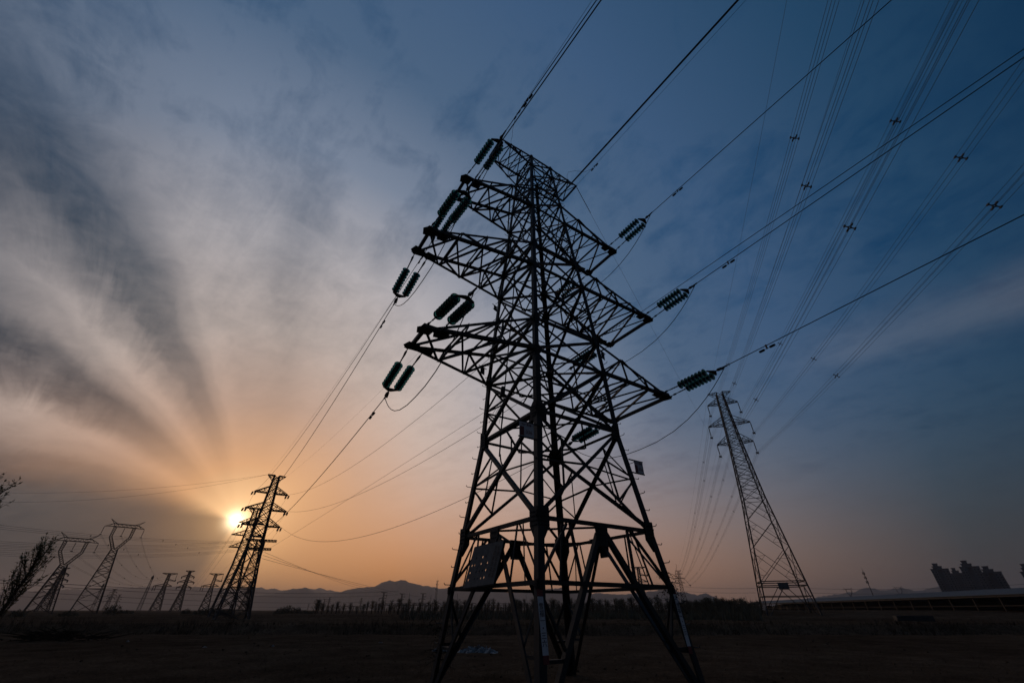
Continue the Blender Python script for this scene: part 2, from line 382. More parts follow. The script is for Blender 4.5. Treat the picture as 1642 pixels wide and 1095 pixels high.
for c in CORN:
    mb = MB()
    for i in range(len(LZ) - 1):
        mb.angle(cor(c, LZ[i] - (0 if i else .3)), cor(c, LZ[i + 1] + (0.06 if i == len(LZ) - 2 else 0)), .165 if LZ[i] < 8 else (.14 if LZ[i] < 15 else .115), Vector((-c[0], 0, 0)), Vector((0, -c[1], 0)), .018)
    leg = mb.build('leg', M1, tower)
    # gusset plates in the two faces at every joint
    for z in LEVELS + [2.02]:
        s_ = .30 if z in (3.27, 6.04) else (.22 if z > 2.5 else .12)
        if z > 14: s_ = .16
        if z > 17: s_ = .11
        mb = MB(); p = cor(c, z)
        for ax in ((1, 0), (0, 1)):
            din = Vector((-c[0] * ax[0], -c[1] * ax[1], 0)); n = Vector((c[0] * ax[1], c[1] * ax[0], 0))
            q = p + n * .012
            h = s_ * .85
            if z == 3.27: poly = [q + Vector((0, 0, h)), q + din * s_ + Vector((0, 0, h)), q + din * s_ + Vector((0, 0, -h * .5)), q + din * s_ * .4 + Vector((0, 0, -h * 1.7)), q + Vector((0, 0, -h * 1.7))]
            elif z == 6.04: poly = [q + Vector((0, 0, h * 1.2)), q + din * s_ * .5 + Vector((0, 0, h * 1.2)), q + din * s_ + Vector((0, 0, h * .6)), q + din * s_ + Vector((0, 0, -h * .9)), q + Vector((0, 0, -h * .9))]
            else: poly = [q + Vector((0, 0, h)), q + din * s_ * .6 + Vector((0, 0, h)), q + din * s_ + Vector((0, 0, h * .3)), q + din * s_ + Vector((0, 0, -h * .3)), q + din * s_ * .6 + Vector((0, 0, -h)), q + Vector((0, 0, -h))]
            mb.slab(poly, n, .014)
            if z < 9:                                   # bolt heads
                for bi in range(3):
                    for bj in range(4):
                        o = q + din * (s_ * (.18 + .26 * bi)) + Vector((0, 0, h * (.6 - .36 * bj)))
                        mb.lathe([(0, .017), (.022, .017), (.0221, 0)], o + n * .006, n, 6)
        mb.build('gusset_plate', PL, leg)
    # step bolts up the two side legs
    if c in ((-1, 1), (1, -1)):
        if step_mesh is None:
            s_ = MB(); s_.tube([(0, 0, 0), (.14, 0, 0), (.165, 0, .012), (.175, 0, .045)], .010, 6); step_mesh = s_.mesh('step_bolt', M['fitting'])
        z = .9; k = 0
        while z < 19.6:
            p = cor(c, z); o = bpy.data.objects.new('step_bolt', step_mesh); C.objects.link(o); o.parent = leg
            o.location = p + Vector((-c[0] * .06, -c[1] * .06, 0)) if False else p
            d_ = Vector((c[0], 0, 0)) if k % 2 else Vector((0, c[1], 0))
            o.rotation_euler = (0, 0, math.atan2(d_.y, d_.x)); z += .42; k += 1
# bracing of the four faces
FACES = [(0, 1), (1, 2), (2, 3), (3, 0)]
NRM = [Vector((0, -1, 0)), Vector((1, 0, 0)), Vector((0, 1, 0)), Vector((-1, 0, 0))]
def brace(mb, p, q, wd, n, off=.0):
    p, q = Vector(p), Vector(q); ax = (q - p).normalized()
    e1 = n.cross(ax).normalized(); o = -n * (.02 + off)
    mb.angle(p + o, q + o, wd, e1, -n, max(.006, wd * .11))
MIDS = {}
for fi, (i, j) in enumerate(FACES):
    a, b_, n = CORN[i], CORN[j], NRM[fi]
    mb = MB()
    zs = LEVELS
    for k in range(len(zs)):
        z = zs[k]; P, Q = cor(a, z), cor(b_, z)
        brace(mb, P, Q, .085 if z < 7 else (.08 if z < 15 else .06), n)
        if k == len(zs) - 1: continue
        z2 = zs[k + 1]; P2, Q2 = cor(a, z2), cor(b_, z2)
        wd = .095 if z < 7 else (.08 if z < 12 else (.065 if z < 16 else .05))
        brace(mb, P, Q2, wd, n); brace(mb, Q, P2, wd, n, .02)
        h = z2 - z
        if h > 1.9:                                      # secondary bracing inside the big panels
            X = (P * (Q2 - P2).length + Q2 * (Q - P).length) / ((Q2 - P2).length + (Q - P).length)
            r_ = .045
            for (L0, L1, far) in ((P, P2, Q2), (Q, Q2, P2)):
                m1 = lerp(L0, L1, .50)
                lo_d = lerp(L0, X, .5); up_d = lerp(L1, X, .5)
                brace(mb, m1, lo_d, r_, n, .03)
                brace(mb, m1, up_d, r_, n, .03); brace(mb, m1, X, r_, n, .03)
            if z < 4:
                for (L0, L1) in ((P, Q), (Q, P)):
                    top = lerp(P2 if L0 is P else Q2, X, .5); bot = lerp(L0, X, .5)
                    brace(mb, top, bot, .04, n, .045)
    mb.build('face_bracing', M1, tower)
    # base panel: inverted V from the middle of the waist ring to the feet
    P, Q = cor(a, 3.27), cor(b_, 3.27); mid = (P + Q) / 2; MIDS[fi] = mid
    mb = MB(); s_ = .21
    t_ = (Q - P).normalized()
    mb.slab([mid - t_ * s_ + Vector((0, 0, .05)), mid + t_ * s_ + Vector((0, 0, .05)), mid + t_ * s_ * .8 + Vector((0, 0, -.42)), mid - t_ * s_ * .8 + Vector((0, 0, -.42))], n, .016)
    mb.slab([mid - t_ * s_ * 1.5 - n * .02 + Vector((0, 0, .06)), mid + t_ * s_ * 1.5 - n * .02 + Vector((0, 0, .06)), mid + t_ * s_ * 1.5 - n * .26 + Vector((0, 0, .06)), mid - t_ * s_ * 1.5 - n * .26 + Vector((0, 0, .06))], (0, 0, 1), .014)
    for bi in (-1, 0, 1):
        for bj in range(3): mb.lathe([(0, .016), (.02, .016), (.0201, 0)], mid + t_ * (bi * .1) + Vector((0, 0, -.06 - .12 * bj)) + n * .008, n, 6)
    mb.build('waist_plate', PL, tower)
    for cc, sg in ((a, -1), (b_, 1)):
        mb = MB()
        foot = cor(cc, -.1) + t_ * (-sg * .10)
        top = mid + t_ * (sg * .09) + Vector((0, 0, -.12))
        brace(mb, top, foot, .115, n)
        at_z = lambda z: lerp(top, foot, (top.z - z) / (top.z - foot.z))
        # braces between the strut and the leg
        brace(mb, lerp(mid, cor(cc, 3.27), .55), cor(cc, 2.02), .055, n, .03)
        brace(mb, lerp(mid, cor(cc, 3.27), .50), at_z(2.02), .055, n, .03)
        brace(mb, cor(cc, 2.02), at_z(.95), .05, n, .03)
        brace(mb, at_z(.85), cor(cc, .85), .06, n, .01)
        brace(mb, lerp(mid, cor(cc, 3.27), .62), lerp(cor(cc, 2.02), at_z(2.02), .5), .035, n, .05)
        mb.build('base_strut', M1, tower)
    mb = MB(); brace(mb, cor(a, 2.02), cor(b_, 2.02), .085, n, .015); mb.build('base_ring_beam', M1, tower)
# plan bracing (diaphragms)
for z in (3.27, 6.04, 8.10, 11.95, 15.76, 20.10):
    mb = MB()
    ms = [(cor(CORN[i], z) + cor(CORN[j], z)) / 2 - Vector((0, 0, .05)) for i, j in FACES]
    for i in range(4): mb.angle(ms[i], ms[(i + 1) % 4], .05 if z < 12 else .04)
    if z > 3.4:
        mb.angle(cor(CORN[0], z) - Vector((0, 0, .07)), cor(CORN[2], z) - Vector((0, 0, .07)), .045)
    mb.build('plan_bracing', M1, tower)

# cross-arms ------------------------------------------------------------------
def arm(name, sgn, zl, zu, L, wend, npan, ch, br, plates=True):
    """a four-chord cross-arm: lower chords level at zl, upper chords falling from zu to the tip"""
    al, au = A(zl), A(zu)
    mb = MB()
    tip = {s_: Vector((sgn * L, s_ * wend, zl)) for s_ in (-1, 1)}
    lo = {s_: Vector((sgn * al, s_ * al, zl)) for s_ in (-1, 1)}
    up = {s_: Vector((sgn * au, s_ * au, zu)) for s_ in (-1, 1)}
    tu = {s_: tip[s_] + Vector((-sgn * .22, 0, .09 if zu > zl else -.09)) for s_ in (-1, 1)}
    vz = Vector((0, 0, 1 if zu > zl else -1))
    for s_ in (-1, 1):
        n = Vector((0, s_, 0))
        mb.angle(lo[s_], tip[s_], ch, vz, -n)
        mb.angle(up[s_], tu[s_], ch * .85, -vz, -n)
        for k in range(npan):
            t0, t1 = k / npan, (k + 1) / npan
            l0, l1 = lerp(lo[s_], tip[s_], t0), lerp(lo[s_], tip[s_], t1)
            u0, u1 = lerp(up[s_], tu[s_], t0), lerp(up[s_], tu[s_], t1)
            if k: mb.angle(l0, u0, br * .8)
            if k < npan - 1:
                if k % 2 == 0: mb.angle(l0, u1, br)
                else: mb.angle(u0, l1, br)
    for k in range(1, npan + 1):                           # plan bracing of the lower and upper chord pairs
        t0, t1 = (k - 1) / npan, k / npan
        a0, a1 = lerp(lo[-1], tip[-1], t0), lerp(lo[-1], tip[-1], t1)
        b0, b1 = lerp(lo[1], tip[1], t0), lerp(lo[1], tip[1], t1)
        z_ = vz * .03
        mb.angle(a0 + z_, b1 + z_, br); mb.angle(b0 + z_ * 2, a1 + z_ * 2, br)
        mb.angle(a1, b1, br if k < npan else ch)
        if k < npan:
            c0, c1 = lerp(up[-1], tu[-1], t1), lerp(up[1], tu[1], t1)
            mb.angle(c0, c1, br * .7)
            mb.angle(lerp(up[-1], tu[-1], t0), c1, br * .7)
    a_ = mb.build(name, M1, tower)
    mb.angle if False else None
    if plates:
        for s_ in (-1, 1):
            mb = MB()
            p = tip[s_]; e = Vector((sgn, 0, 0)); v_ = Vector((0, s_, 0))
            for du, sz in ((0, .21), (-.46, .18)):
                q = p + e * du
                mb.slab([q + e * .05 + v_ * .10, q + e * sz * .9 - v_ * sz * .3, q + e * sz * .5 - v_ * sz * 1.5, q - e * sz * 1.2 - v_ * sz * 1.3, q - e * sz * 1.4 + v_ * .05], (0, 0, 1), .016)
                mb.slab([q + e * sz * .7 - vz * .05, q - e * sz * 1.5 - vz * .05, q - e * sz * 1.9 + vz * .16, q + e * .02 + vz * .16], (0, 1, 0), .016)
            mb.build('gusset_plate', PL, a_)
    return a_
for sgn in (-1, 1):
    for zl, zu, L, wl, wr, npan in ((15.76, 17.10, 3.88, .572, .953, 3), (11.95, 13.21, 4.965, .617, 1.256, 4), (8.10, 9.34, 4.63, .593, 1.453, 3)):
        arm('cross_arm', sgn, zl, zu, L, wl if sgn < 0 else wr, npan, .105, .06)
    arm('earth_wire_arm', sgn, 20.10, E_B, 2.33, .575, 3, .075, .04, False)

# ------------------------------------------------------------------ insulators, conductors and jumpers of the near line
def frame(o, d):
    """matrix at o: x along d, y horizontal, z up-ish"""
    x = d.normalized(); y = Vector((0, 0, 1)).cross(x).normalized(); z = x.cross(y)
    return Matrix(((x.x, y.x, z.x, o.x), (x.y, y.y, z.y, o.y), (x.z, y.z, z.z, o.z), (0, 0, 0, 1)))
NDISC, PITCHD, X0 = 8, .140, .70
_s = MB()
_s.lathe([(.026, .03), (.028, .055), (.040, .105), (.054, .137), (.068, .142), (.080, .138), (.076, .124), (.088, .112), (.078, .096), (.090, .080), (.074, .060), (.070, .04), (.070, .02)], (0, 0, 0), (1, 0, 0), 18)
disc_mesh = _s.mesh('glass_disc', M['glass'], True)
def string_pair(label, o, d, group, sep=.23, toward=None):
    """a double dead-end string: links, two rows of discs, yoke plate and clamp along d from o"""
    t = thing('insulator_string', label, 'insulator', (0, 0, 0), 0, group)
    t.rotation_mode = 'QUATERNION'; t.matrix_world = frame(o, d)
    for s_ in (-1, 1):
        y0, y1 = s_ * sep, s_ * .20
        mb = MB()
        yy = lambda x: y0 + (y1 - y0) * min(1, x / X0)
        mb.tube([(0, y0, 0), (.16, yy(.16), 0)], .016, 6); mb.lathe([(0, .03), (.05, .036), (.1, .03)], (.13, yy(.13), 0), (1, 0, 0), 8)
        mb.slab([(.22, yy(.22) - .03, -.012), (.42, yy(.42) - .012, -.02), (.42, yy(.42) + .012, .02), (.22, yy(.22) + .03, .012)], (0, 0, 1), .02)
        for k in range(3): mb.lathe([(0, .014), (.02, .024), (.06, .024), (.08, .014)], (.40 + .09 * k, yy(.44 + .09 * k), 0), (1, 0, 0), 8)
        mb.tube([(.16, yy(.16), 0), (X0, y1, 0)], .011, 6)
        mb.build('shackle_link', M['fitting'], t)
        mb = MB()
        for k in range(NDISC):
            mb.lathe([(0, .018), (.004, .036), (.05, .042), (.066, .030), (.07, .012), (PITCHD, .012)], (X0 + k * PITCHD - .012, y1, 0), (1, 0, 0), 10)
        core = mb.build('disc_string', M['fitting'], t)
        for k in range(NDISC):
            g = bpy.data.objects.new('glass_disc', disc_mesh); C.objects.link(g); g.parent = core; g.location = (X0 + k * PITCHD, y1, 0)
    xe = X0 + NDISC * PITCHD
    mb = MB()
    mb.slab([(xe + .02, -.25, 0), (xe + .07, -.26, 0), (xe + .20, -.05, 0), (xe + .20, .05, 0), (xe + .07, .26, 0), (xe + .02, .25, 0), (xe + .05, 0, 0)], (0, 0, 1), .022)
    mb.build('yoke_plate', M['fitting'], t)
    mb = MB()
    mb.tube([(xe + .17, 0, 0), (xe + .30, 0, 0)], .02, 6); mb.lathe([(0, .02), (.05, .05), (.1, .05), (.16, .025)], (xe + .24, 0, 0), (1, 0, 0), 8)
    mb.slab([(xe + .30, -.02, -.03), (xe + .46, -.03, -.08), (xe + .50, .02, .02), (xe + .36, .02, .05)], (0, 1, 0), .05)
    mb.tube([(xe + .36, 0, 0), (xe + .62, 0, 0)], .026, 8)
    mb.build('dead_end_clamp', M['fitting'], t)
    return o + d.normalized() * (xe + .52)
def damper(mb, p, d, r_=.012):
    x = d.normalized(); y = Vector((0, 0, 1)).cross(x).normalized(); z = x.cross(y)
    q = p - z * .10
    mb.bar(p + z * .03, q - z * .01, .035); mb.tube([q - x * .24, q, q + x * .24], .007, 5)
    for s_ in (-1, 1): mb.lathe([(0, .02), (.02, .036), (.15, .036), (.17, .022)], q + x * (s_ * .16) - x * .085, x, 10)
def wire(name, label, cat, pts, r_, group=None, dampers=(), n=6, mtl='cable'):
    P = [Vector(p) for p in pts]; o = P[0]
    mb = MB(); mb.tube([p - o for p in P], r_, n)
    w_ = mb.build(name, M[mtl], None, o); tag(w_, label, cat, group)
    for dist in dampers:
        acc = 0
        for a, b_ in zip(P, P[1:]):
            L = (b_ - a).length
            if acc + L >= dist:
                mb = MB(); damper(mb, a + (b_ - a) * ((dist - acc) / L) - o, b_ - a); mb.build('vibration_damper', M['fitting'], w_); break
            acc += L
    return w_
def sagline(a, b_, sag, n=28): return [lerp(a, b_, i / n) - Vector((0, 0, 4 * sag * (i / n) * (1 - i / n))) for i in range(n + 1)]
def hd(deg): return Vector((math.sin(R(deg)), math.cos(R(deg)), 0))

# the second tower of the same line, in front of the sun (geometry below needs its arm tips)
T1C = Vector((math.sin(R(-30.1)) * 75, math.cos(R(-30.1)) * 75, 0)); T1Y = R(36)
T1U = Vector((math.cos(T1Y), math.sin(T1Y), 0)); T1C.z = 0.0
T1V = Vector((-math.sin(T1Y), math.cos(T1Y), 0))
TIPS = {}
LV = {'1': (15.76, 3.88, 2.35, 16.7), '2': (11.95, 4.965, 2.85, 14.3), '3': (8.10, 4.63, 2.6, 12.05)}
NAMEH = {'1': 'top', '2': 'middle', '3': 'bottom'}
W_N = {'L1': .572, 'L2': .617, 'L3': .593, 'R1': .953, 'R2': 1.256, 'R3': 1.453}
FSAG = {'L1': 1.9, 'L2': 3.3, 'L3': 3.1, 'R1': 2.4, 'R2': 2.15, 'R3': 3.05}
FSL = {'L1': -.12, 'L2': -.26, 'L3': -.28, 'R1': -.14, 'R2': -.09, 'R3': -.13}
NSL = {'L1': -.10, 'L2': -.13, 'L3': -.11, 'R1': -.03, 'R2': .0, 'R3': .0}
NS2 = {'L1': -.065, 'L2': -.075, 'L3': -.025, 'R1': -.036, 'R2': .0, 'R3': .015}
for k, wv in W_N.items():
    sg = -1 if k[0] == 'L' else 1
    zl, L, L1, z1 = LV[k[1]]
    side = 'left' if sg < 0 else 'right'
    u = sg * (L - .23)
    # towards the camera
    h = -hd(-34.3 if sg < 0 else -31.0)
    o = mt(u, -wv - .08, zl)
    e = string_pair(f'green glass double insulator string on the near end of the {NAMEH[k[1]]} {side} cross-arm', o, h + Vector((0, 0, NSL[k])), 'insulator strings of the near tower')
    near_end = e
    far = o + h * 11 + Vector((0, 0, NS2[k] * 11))
    slope = (far.z - e.z) / 8.7
    pts = [e - h * .15] + [e + h * s_ + Vector((0, 0, slope * s_ + .0009 * s_ * max(0, s_ - 12))) for s_ in (1, 2, 4, 6, 8, 10, 13, 17, 22, 28, 36, 46, 60)]
    wire('power_conductor', f'black conductor running overhead from the {NAMEH[k[1]]} {side} cross-arm of the near tower', 'cable', pts, .0135, 'conductors of the near line passing overhead', (1.55,))
    # towards the second tower
    o2 = mt(u, wv + .08, zl)
    q = T1C + T1U * (sg * L1) - T1V * 1.5; q.z = z1 - .15
    hh = (q - o2); hh.z = 0; hh.normalize()
    e2 = string_pair(f'green glass double insulator string on the far end of the {NAMEH[k[1]]} {side} cross-arm', o2, hh + Vector((0, 0, FSL[k])), 'insulator strings of the near tower')
    wire('power_conductor', f'thin conductor sagging from the {NAMEH[k[1]]} {side} cross-arm to the tower before the sun', 'cable', sagline(e2 - hh * .1, q, FSAG[k] * .94, 40), .0135, 'conductors to the tower before the sun', (1.3,))
    TIPS[k] = q
    # jumper loop under the arm
    drop = {'L1': 1.2, 'L2': 1.25, 'L3': 1.35, 'R1': 1.35, 'R2': 1.4, 'R3': 1.45}[k]
    a_, b_ = near_end - Vector((0, 0, .03)), e2 - Vector((0, 0, .03))
    pts = [lerp(a_, b_, t_) - Vector((0, 0, drop * (1 - abs(2 * t_ - 1) ** 2.5))) for t_ in [0, .008, .02, .04, .07, .11, .16, .22, .3, .4, .5, .6, .7, .78, .84, .89, .93, .96, .98, .992, 1]]
    wire('jumper_cable', f'curved jumper cable hanging under the {NAMEH[k[1]]} {side} cross-arm of the near tower', 'cable', pts, .0125, 'jumper loops of the near tower')
# earth wires
for sg, side in ((-1, 'left'), (1, 'right')):
    h = -hd(-33.9); o = mt(sg * 2.33, -.62, 20.08)
    pts = [o] + [o + h * s_ + Vector((0, 0, -.002 * s_)) for s_ in (.5, 1, 2, 4, 8, 14, 24, 40)]
    wire('earth_wire', f'thin earth wire rising from the top {side} tip of the near tower overhead', 'cable', pts, .006, None, (1.3,) if sg > 0 else (1.3, 1.9), 5)
    o = mt(sg * 2.33, .62, 20.08); q = T1C + T1U * (sg * 1.3) - T1V * .3; q.z = 19.4
    wire('earth_wire', f'thin earth wire from the near tower top {side} tip to the sun tower', 'cable', sagline(o, q, 1.2, 24), .006, None, (1.2,), 5)
    a_, b_ = mt(sg * 1.75, -.55, 20.05), mt(sg * 2.33, -.62, 20.08) + h * 1.15
    mid = (a_ + b_) / 2 + Vector((0, 0, .0))
    pts = [a_, a_ + Vector((0, 0, .42)), a_ + Vector((.06, -.12, .58)), lerp(a_, b_, .35) + Vector((0, 0, .50)), lerp(a_, b_, .7) + Vector((0, 0, .02)), b_ + Vector((0, 0, -.03)), b_]
    wire('bonding_lead', f'thin curled bonding lead at the top {side} tip of the near tower', 'cable', pts, .007, None, (), 5)
# fibre cable across the middle right arm
o = mt(4.35, -1.3, 12.05); p2 = at(1642, 79, 1.0) - EYE
h = -hd(-31.6)
n_ = Vector((-h.y, h.x, 0)); r_ = ray(1642, 79); tt = n_.dot(o - EYE) / n_.dot(Vector((r_.x, r_.y, 0))); Q = EYE + r_ * tt
s2 = (Q - o).dot(h); sl = (Q.z - o.z) / s2
wire('fibre_cable', 'black fibre cable leaving the middle right cross-arm just above the conductor', 'cable', [o + h * s_ + Vector((0, 0, sl * s_)) for s_ in (0, 2, 5, 9, 14, 20, 30, 45)], .011)
mb = MB()
pts = [];  o_ = mt(4.35, -1.3, 12.05); e_ = mt(4.2, 1.15, 12.03)
for i in range(90):
    t_ = i / 89; p = lerp(o_, e_, t_); a = t_ * 2 * math.pi * 12
    pts.append(p + Vector((math.cos(a) * .035, 0, math.sin(a) * .035)))
sp = wire('fibre_cable', 'spiral wrapped fibre cable end lying along the tip of the middle right cross-arm', 'cable', pts, .012, None, (), 5)
q = T1C + T1V * -1.0; q.z = 7.5
wire('fibre_cable', 'straight thin fibre cable from the near tower body down to the second tower', 'cable', sagline(mt(4.2, 1.15, 12.03), q, .15, 24), .010)
o = mt(2.33, -.55, 20.05); q = at(1196, 801, 114)
wire('guy_wire', 'thin taut wire slanting from the top right tip down to the tall right tower', 'cable', sagline(o, q, .5, 30), .007, None, (), 5)
mb = MB()
for i in range(14): mb.lathe([(0, .008), (.03, .022), (.09, .022), (.12, .008)], o + (q - o).normalized() * (.1 + .14 * i), q - o, 6)
d_ = mb.build('twisted_grip', M['fitting'], None); tag(d_, 'twisted dark wire grip at the upper end of the slanting thin wire', 'cable grip')
# down lead, its coil and the little pot on the brace
P0 = mt(-.95, .35, 13.2); P1 = mt(-1.38, .55, 6.1); P2 = mt(-1.45, .50, 5.35)
pts = [P0, lerp(P0, P1, .3) + Vector((.03, 0, 0)), lerp(P0, P1, .7), P1, P2]
B0 = mt(-1.44, .47, 5.4)
for i in range(13):
    a = math.pi * (1 + i / 12); pts.append(B0 + (mt(-1.44, -.13, 5.4) - B0) * (.5 + .5 * math.cos(a)) + Vector((0, 0, .42 * math.sin(a))))
pts.append(mt(-1.44, -.13, 5.75))
wire('down_lead', 'black down lead ending in a slack loop beside the numbered sign', 'cable', pts, .022, None, (), 8)
pot = thing('pot_insulator', 'small rounded grey pot standing on a brace of the near tower', 'insulator', mt(-1.47, .33, 7.28))
mb = MB(); mb.lathe([(0, .07), (.16, .075), (.24, .07), (.29, .045), (.30, 0)], (0, 0, 0), (0, 0, 1), 14); mb.lathe([(-.05, .10), (0, .10), (.0001, 0)], (0, 0, 0), (0, 0, 1), 14); mb.build('pot', M['composite'], pot)
mb = MB()
for k in range(5):
    x = -.05 + .025 * k; mb.tube([(x, 0, 0), (x * 1.3 - .02, .02 * k - .04, -.3), (x * 3 - .12, .03 * k - .06, -.62), (x * 4 - .2, .02 * k, -.95)], .005, 4)
mb.build('lead', M['cable'], pot)

# ------------------------------------------------------------------ signs on the near tower
FONT = None
def text_mesh(s_, size, mtl, parent, mtx, name='lettering', vertical=False):
    cu = bpy.data.curves.new('lettering', 'FONT'); cu.body = '\n'.join(s_) if vertical else s_
    cu.size = size; cu.align_x = 'CENTER'; cu.align_y = 'CENTER'; cu.extrude = .0015; cu.space_line = .98; cu.resolution_u = 3
    o = bpy.data.objects.new('lettering', cu); C.objects.link(o)
    dg = bpy.context.evaluated_depsgraph_get(); dg.update()
    me = bpy.data.meshes.new_from_object(o.evaluated_get(dg)); bpy.data.objects.remove(o)
    me.materials.clear(); me.materials.append(mtl)
    t_ = bpy.data.objects.new(name, me); C.objects.link(t_); t_.parent = parent; t_.matrix_local = mtx
    return t_
def facing(origin, right, up):
    r_ = Vector(right).normalized(); u_ = Vector(up); u_ = (u_ - r_ * u_.dot(r_)).normalized(); n = r_.cross(u_)
    return Matrix(((r_.x, u_.x, n.x, origin[0]), (r_.y, u_.y, n.y, origin[1]), (r_.z, u_.z, n.z, origin[2]), (0, 0, 0, 1)))
def sign(label, mtx, W, H, build):
    t = thing('number_sign', label, 'sign'); t.rotation_mode = 'QUATERNION'; t.matrix_world = mtx
    build(t, W, H); return t
def line_sign(t, W, H, sd=1):
    mb = MB(); mb.box((-W / 2, -H / 2, -.006), (W / 2, H / 2, 0)); mb.build('panel', M['white'], t)
    mb = MB(); mb.bar((-sd * W * .55, H / 2 + .012, -.01), (sd * W * 1.05, H / 2 + .012, -.01), .03); mb.bar((-sd * W * .55, -H / 2 - .012, -.01), (sd * W * 1.05, -H / 2 - .012, -.01), .03); mb.build('mounting_bar', M['fitting'], t)
    mb = MB(); mb.box((-W * .46, -H * .44, .0), (-W * .18, H * .16, .003)); mb.build('red_block', M['red'], t)
    text_mesh('110kV 雪福一', H * .20, M['red'], t, Matrix.Translation((.0, H * .33, .002)))
    text_mesh('036', H * .36, M['red'], t, Matrix.Translation((W * .16, -H * .16, .002)))
def strip_sign(t, W, H):
    mb = MB(); mb.box((-W / 2, -H / 2, -.003), (W / 2, H / 2, 0)); mb.build('panel', M['white'], t)
    for s_ in (-1, 1):
        mb = MB(); mb.box((-W / 2, min(s_ * H / 2, s_ * H * .5 + s_ * H * .14), -.003), (W / 2, max(s_ * H / 2, s_ * H * .5 + s_ * H * .14), .0)); mb.build('red_band', M['red'], t)
    text_mesh('雪福一・三六', W * .86, M['ink'], t, Matrix.Translation((0, 0, .002)), vertical=True)
# strip on the near leg: on the flange that faces the camera side (v-)
ax = (cor((-1, -1), 2.02) - cor((-1, -1), 0)).normalized()
def on_leg(c, z, face, off, out): # point on a leg's flange, world
    p = cor(c, z); d = Vector((-c[0], 0, 0)) if face == 'v' else Vector((0, -c[1], 0)); n = Vector((0, c[1], 0)) if face == 'v' else Vector((c[0], 0, 0))
    return p + d * off + n * out
def leg_frame(c, z, off):
    p = on_leg(c, z, 'v', off, .008); upv = (cor(c, z + .5) - cor(c, z - .5)).normalized()
    m_ = TROT.to_3x3(); r_ = m_ @ Vector((1, 0, 0)); u_ = m_ @ upv
    return facing(TROT @ p, r_, u_)
sign('white vertical strip with black characters on the near leg, low down', leg_frame((-1, -1), 1.37, .085), .135, .90, strip_sign)
sign('white vertical strip with characters on the right leg, near its foot', leg_frame((1, -1), 1.42, -.085 + .17), .125, 1.0, strip_sign)
m3 = TROT.to_3x3()
sign('white sign numbered 036 with a red block, left of the near leg', facing(mt(-1.95, -1.62, 5.37), m3 @ Vector((1, 0, 0)), (0, 0, 1)), .44, .38, line_sign)
sign('grey back-lit sign numbered 036 hung outside the right leg', facing(mt(2.02, -1.66, 5.05), m3 @ Vector((1, 0, 0)), (0, 0, 1)), .36, .34, lambda t, W, H: line_sign(t, W, H, -1))
# small phase plates
for lab, p, sz in (('small dark phase plate on the left leg below the bottom cross-arm', mt(-1.72, 1.30, 8.55), .20), ('small dark phase plate hanging at the right leg below the middle arm', mt(1.60, -1.30, 8.95), .22), ('small rusty phase plate by the left leg under the middle cross-arm', mt(-1.42, 1.05, 11.3), .17)):
    t = thing('phase_plate', lab, 'sign', p, YAW + .3); mb = MB(); mb.box((-sz / 2, -.006, -sz * .7), (sz / 2, .006, sz * .7)); mb.build('panel', M['plate'], t)
    mb = MB(); mb.bar((-sz, 0, sz * .7), (sz, 0, sz * .7), .02); mb.build('mounting_bar', M['fitting'], t)
# the big pierced board between the left faces' struts
bd = thing('notice_board', 'large weathered board with rows of small punched holes on the tower base', 'board', TW, YAW)
BL, BR, TLb, TRb = Vector((-2.10, 1.05, 2.05)), Vector((-2.10, -.41, 2.09)), Vector((-1.98, .80, 2.95)), Vector((-1.98, -.65, 2.96))
HOLES = {(1, .695), (3, .695), (4, .70), (0, .53), (1, .53), (3, .53), (5, .53), (0, .355), (2, .355), (3, .355), (4, .355), (5, .355), (0, .185), (2, .185), (3, .185), (4, .185), (5, .185)}
xs = [0]; 
for k in range(6): xs += [.098 + .107 * k - .014, .098 + .107 * k + .014]
xs += [1.0]
ys = [0]
for v_ in (.185, .355, .53, .695): ys += [v_ - .023, v_ + .023]
ys += [1.0]
bp_ = lambda a, b_: lerp(lerp(BL, BR, a), lerp(TLb, TRb, a), b_)
nb = (BR - BL).cross(TLb - BL).normalized(); nb = nb if nb.x < 0 else -nb
hol = {(2 * k + 1, 2 * [.185, .355, .53, .695].index(min([.185, .355, .53, .695], key=lambda q_: abs(q_ - v_))) + 1) for k, v_ in HOLES}
mb = MB()
for i in range(len(xs) - 1):
    for j in range(len(ys) - 1):
        if (i, j) in hol: continue
        mb.slab([bp_(xs[i], ys[j]), bp_(xs[i + 1], ys[j]), bp_(xs[i + 1], ys[j + 1]), bp_(xs[i], ys[j + 1])], nb, .006)
mb.build('panel', M['board'], bd)
mb = MB()
for (a, b_) in (((0, 0), (1, 0)), ((0, 1), (1, 1)), ((0, 0), (0, 1)), ((1, 0), (1, 1))): mb.bar(bp_(*a) - nb * .03, bp_(*b_) - nb * .03, .035)
for a in (.3, .7): mb.bar(bp_(a, -.03) - nb * .035, bp_(a, 1.12) - nb * .035, .03)
mb.build('frame', M['fitting'], bd)
rnd = random.Random(3)
for col in (.80, .91):
    mb = MB()
    for k in range(6):
        cy = .86 - .125 * k - (.03 if col > .85 else 0)
        for q_ in range(3): mb.slab([bp_(col - .033, cy + .035 - .034 * q_) + nb * .012, bp_(col + .033, cy + .035 - .034 * q_) + nb * .012, bp_(col + .033, cy + .024 - .034 * q_) + nb * .012, bp_(col - .033, cy + .024 - .034 * q_) + nb * .012], nb, .002)
        x_ = col + rnd.uniform(-.02, .02); mb.slab([bp_(x_ - .005, cy + .045) + nb * .0125, bp_(x_ + .005, cy + .045) + nb * .0125, bp_(x_ + .005, cy - .05) + nb * .0125, bp_(x_ - .005, cy - .05) + nb * .0125], nb, .002)
    mb.build('faded_characters', M['fitting'], bd)
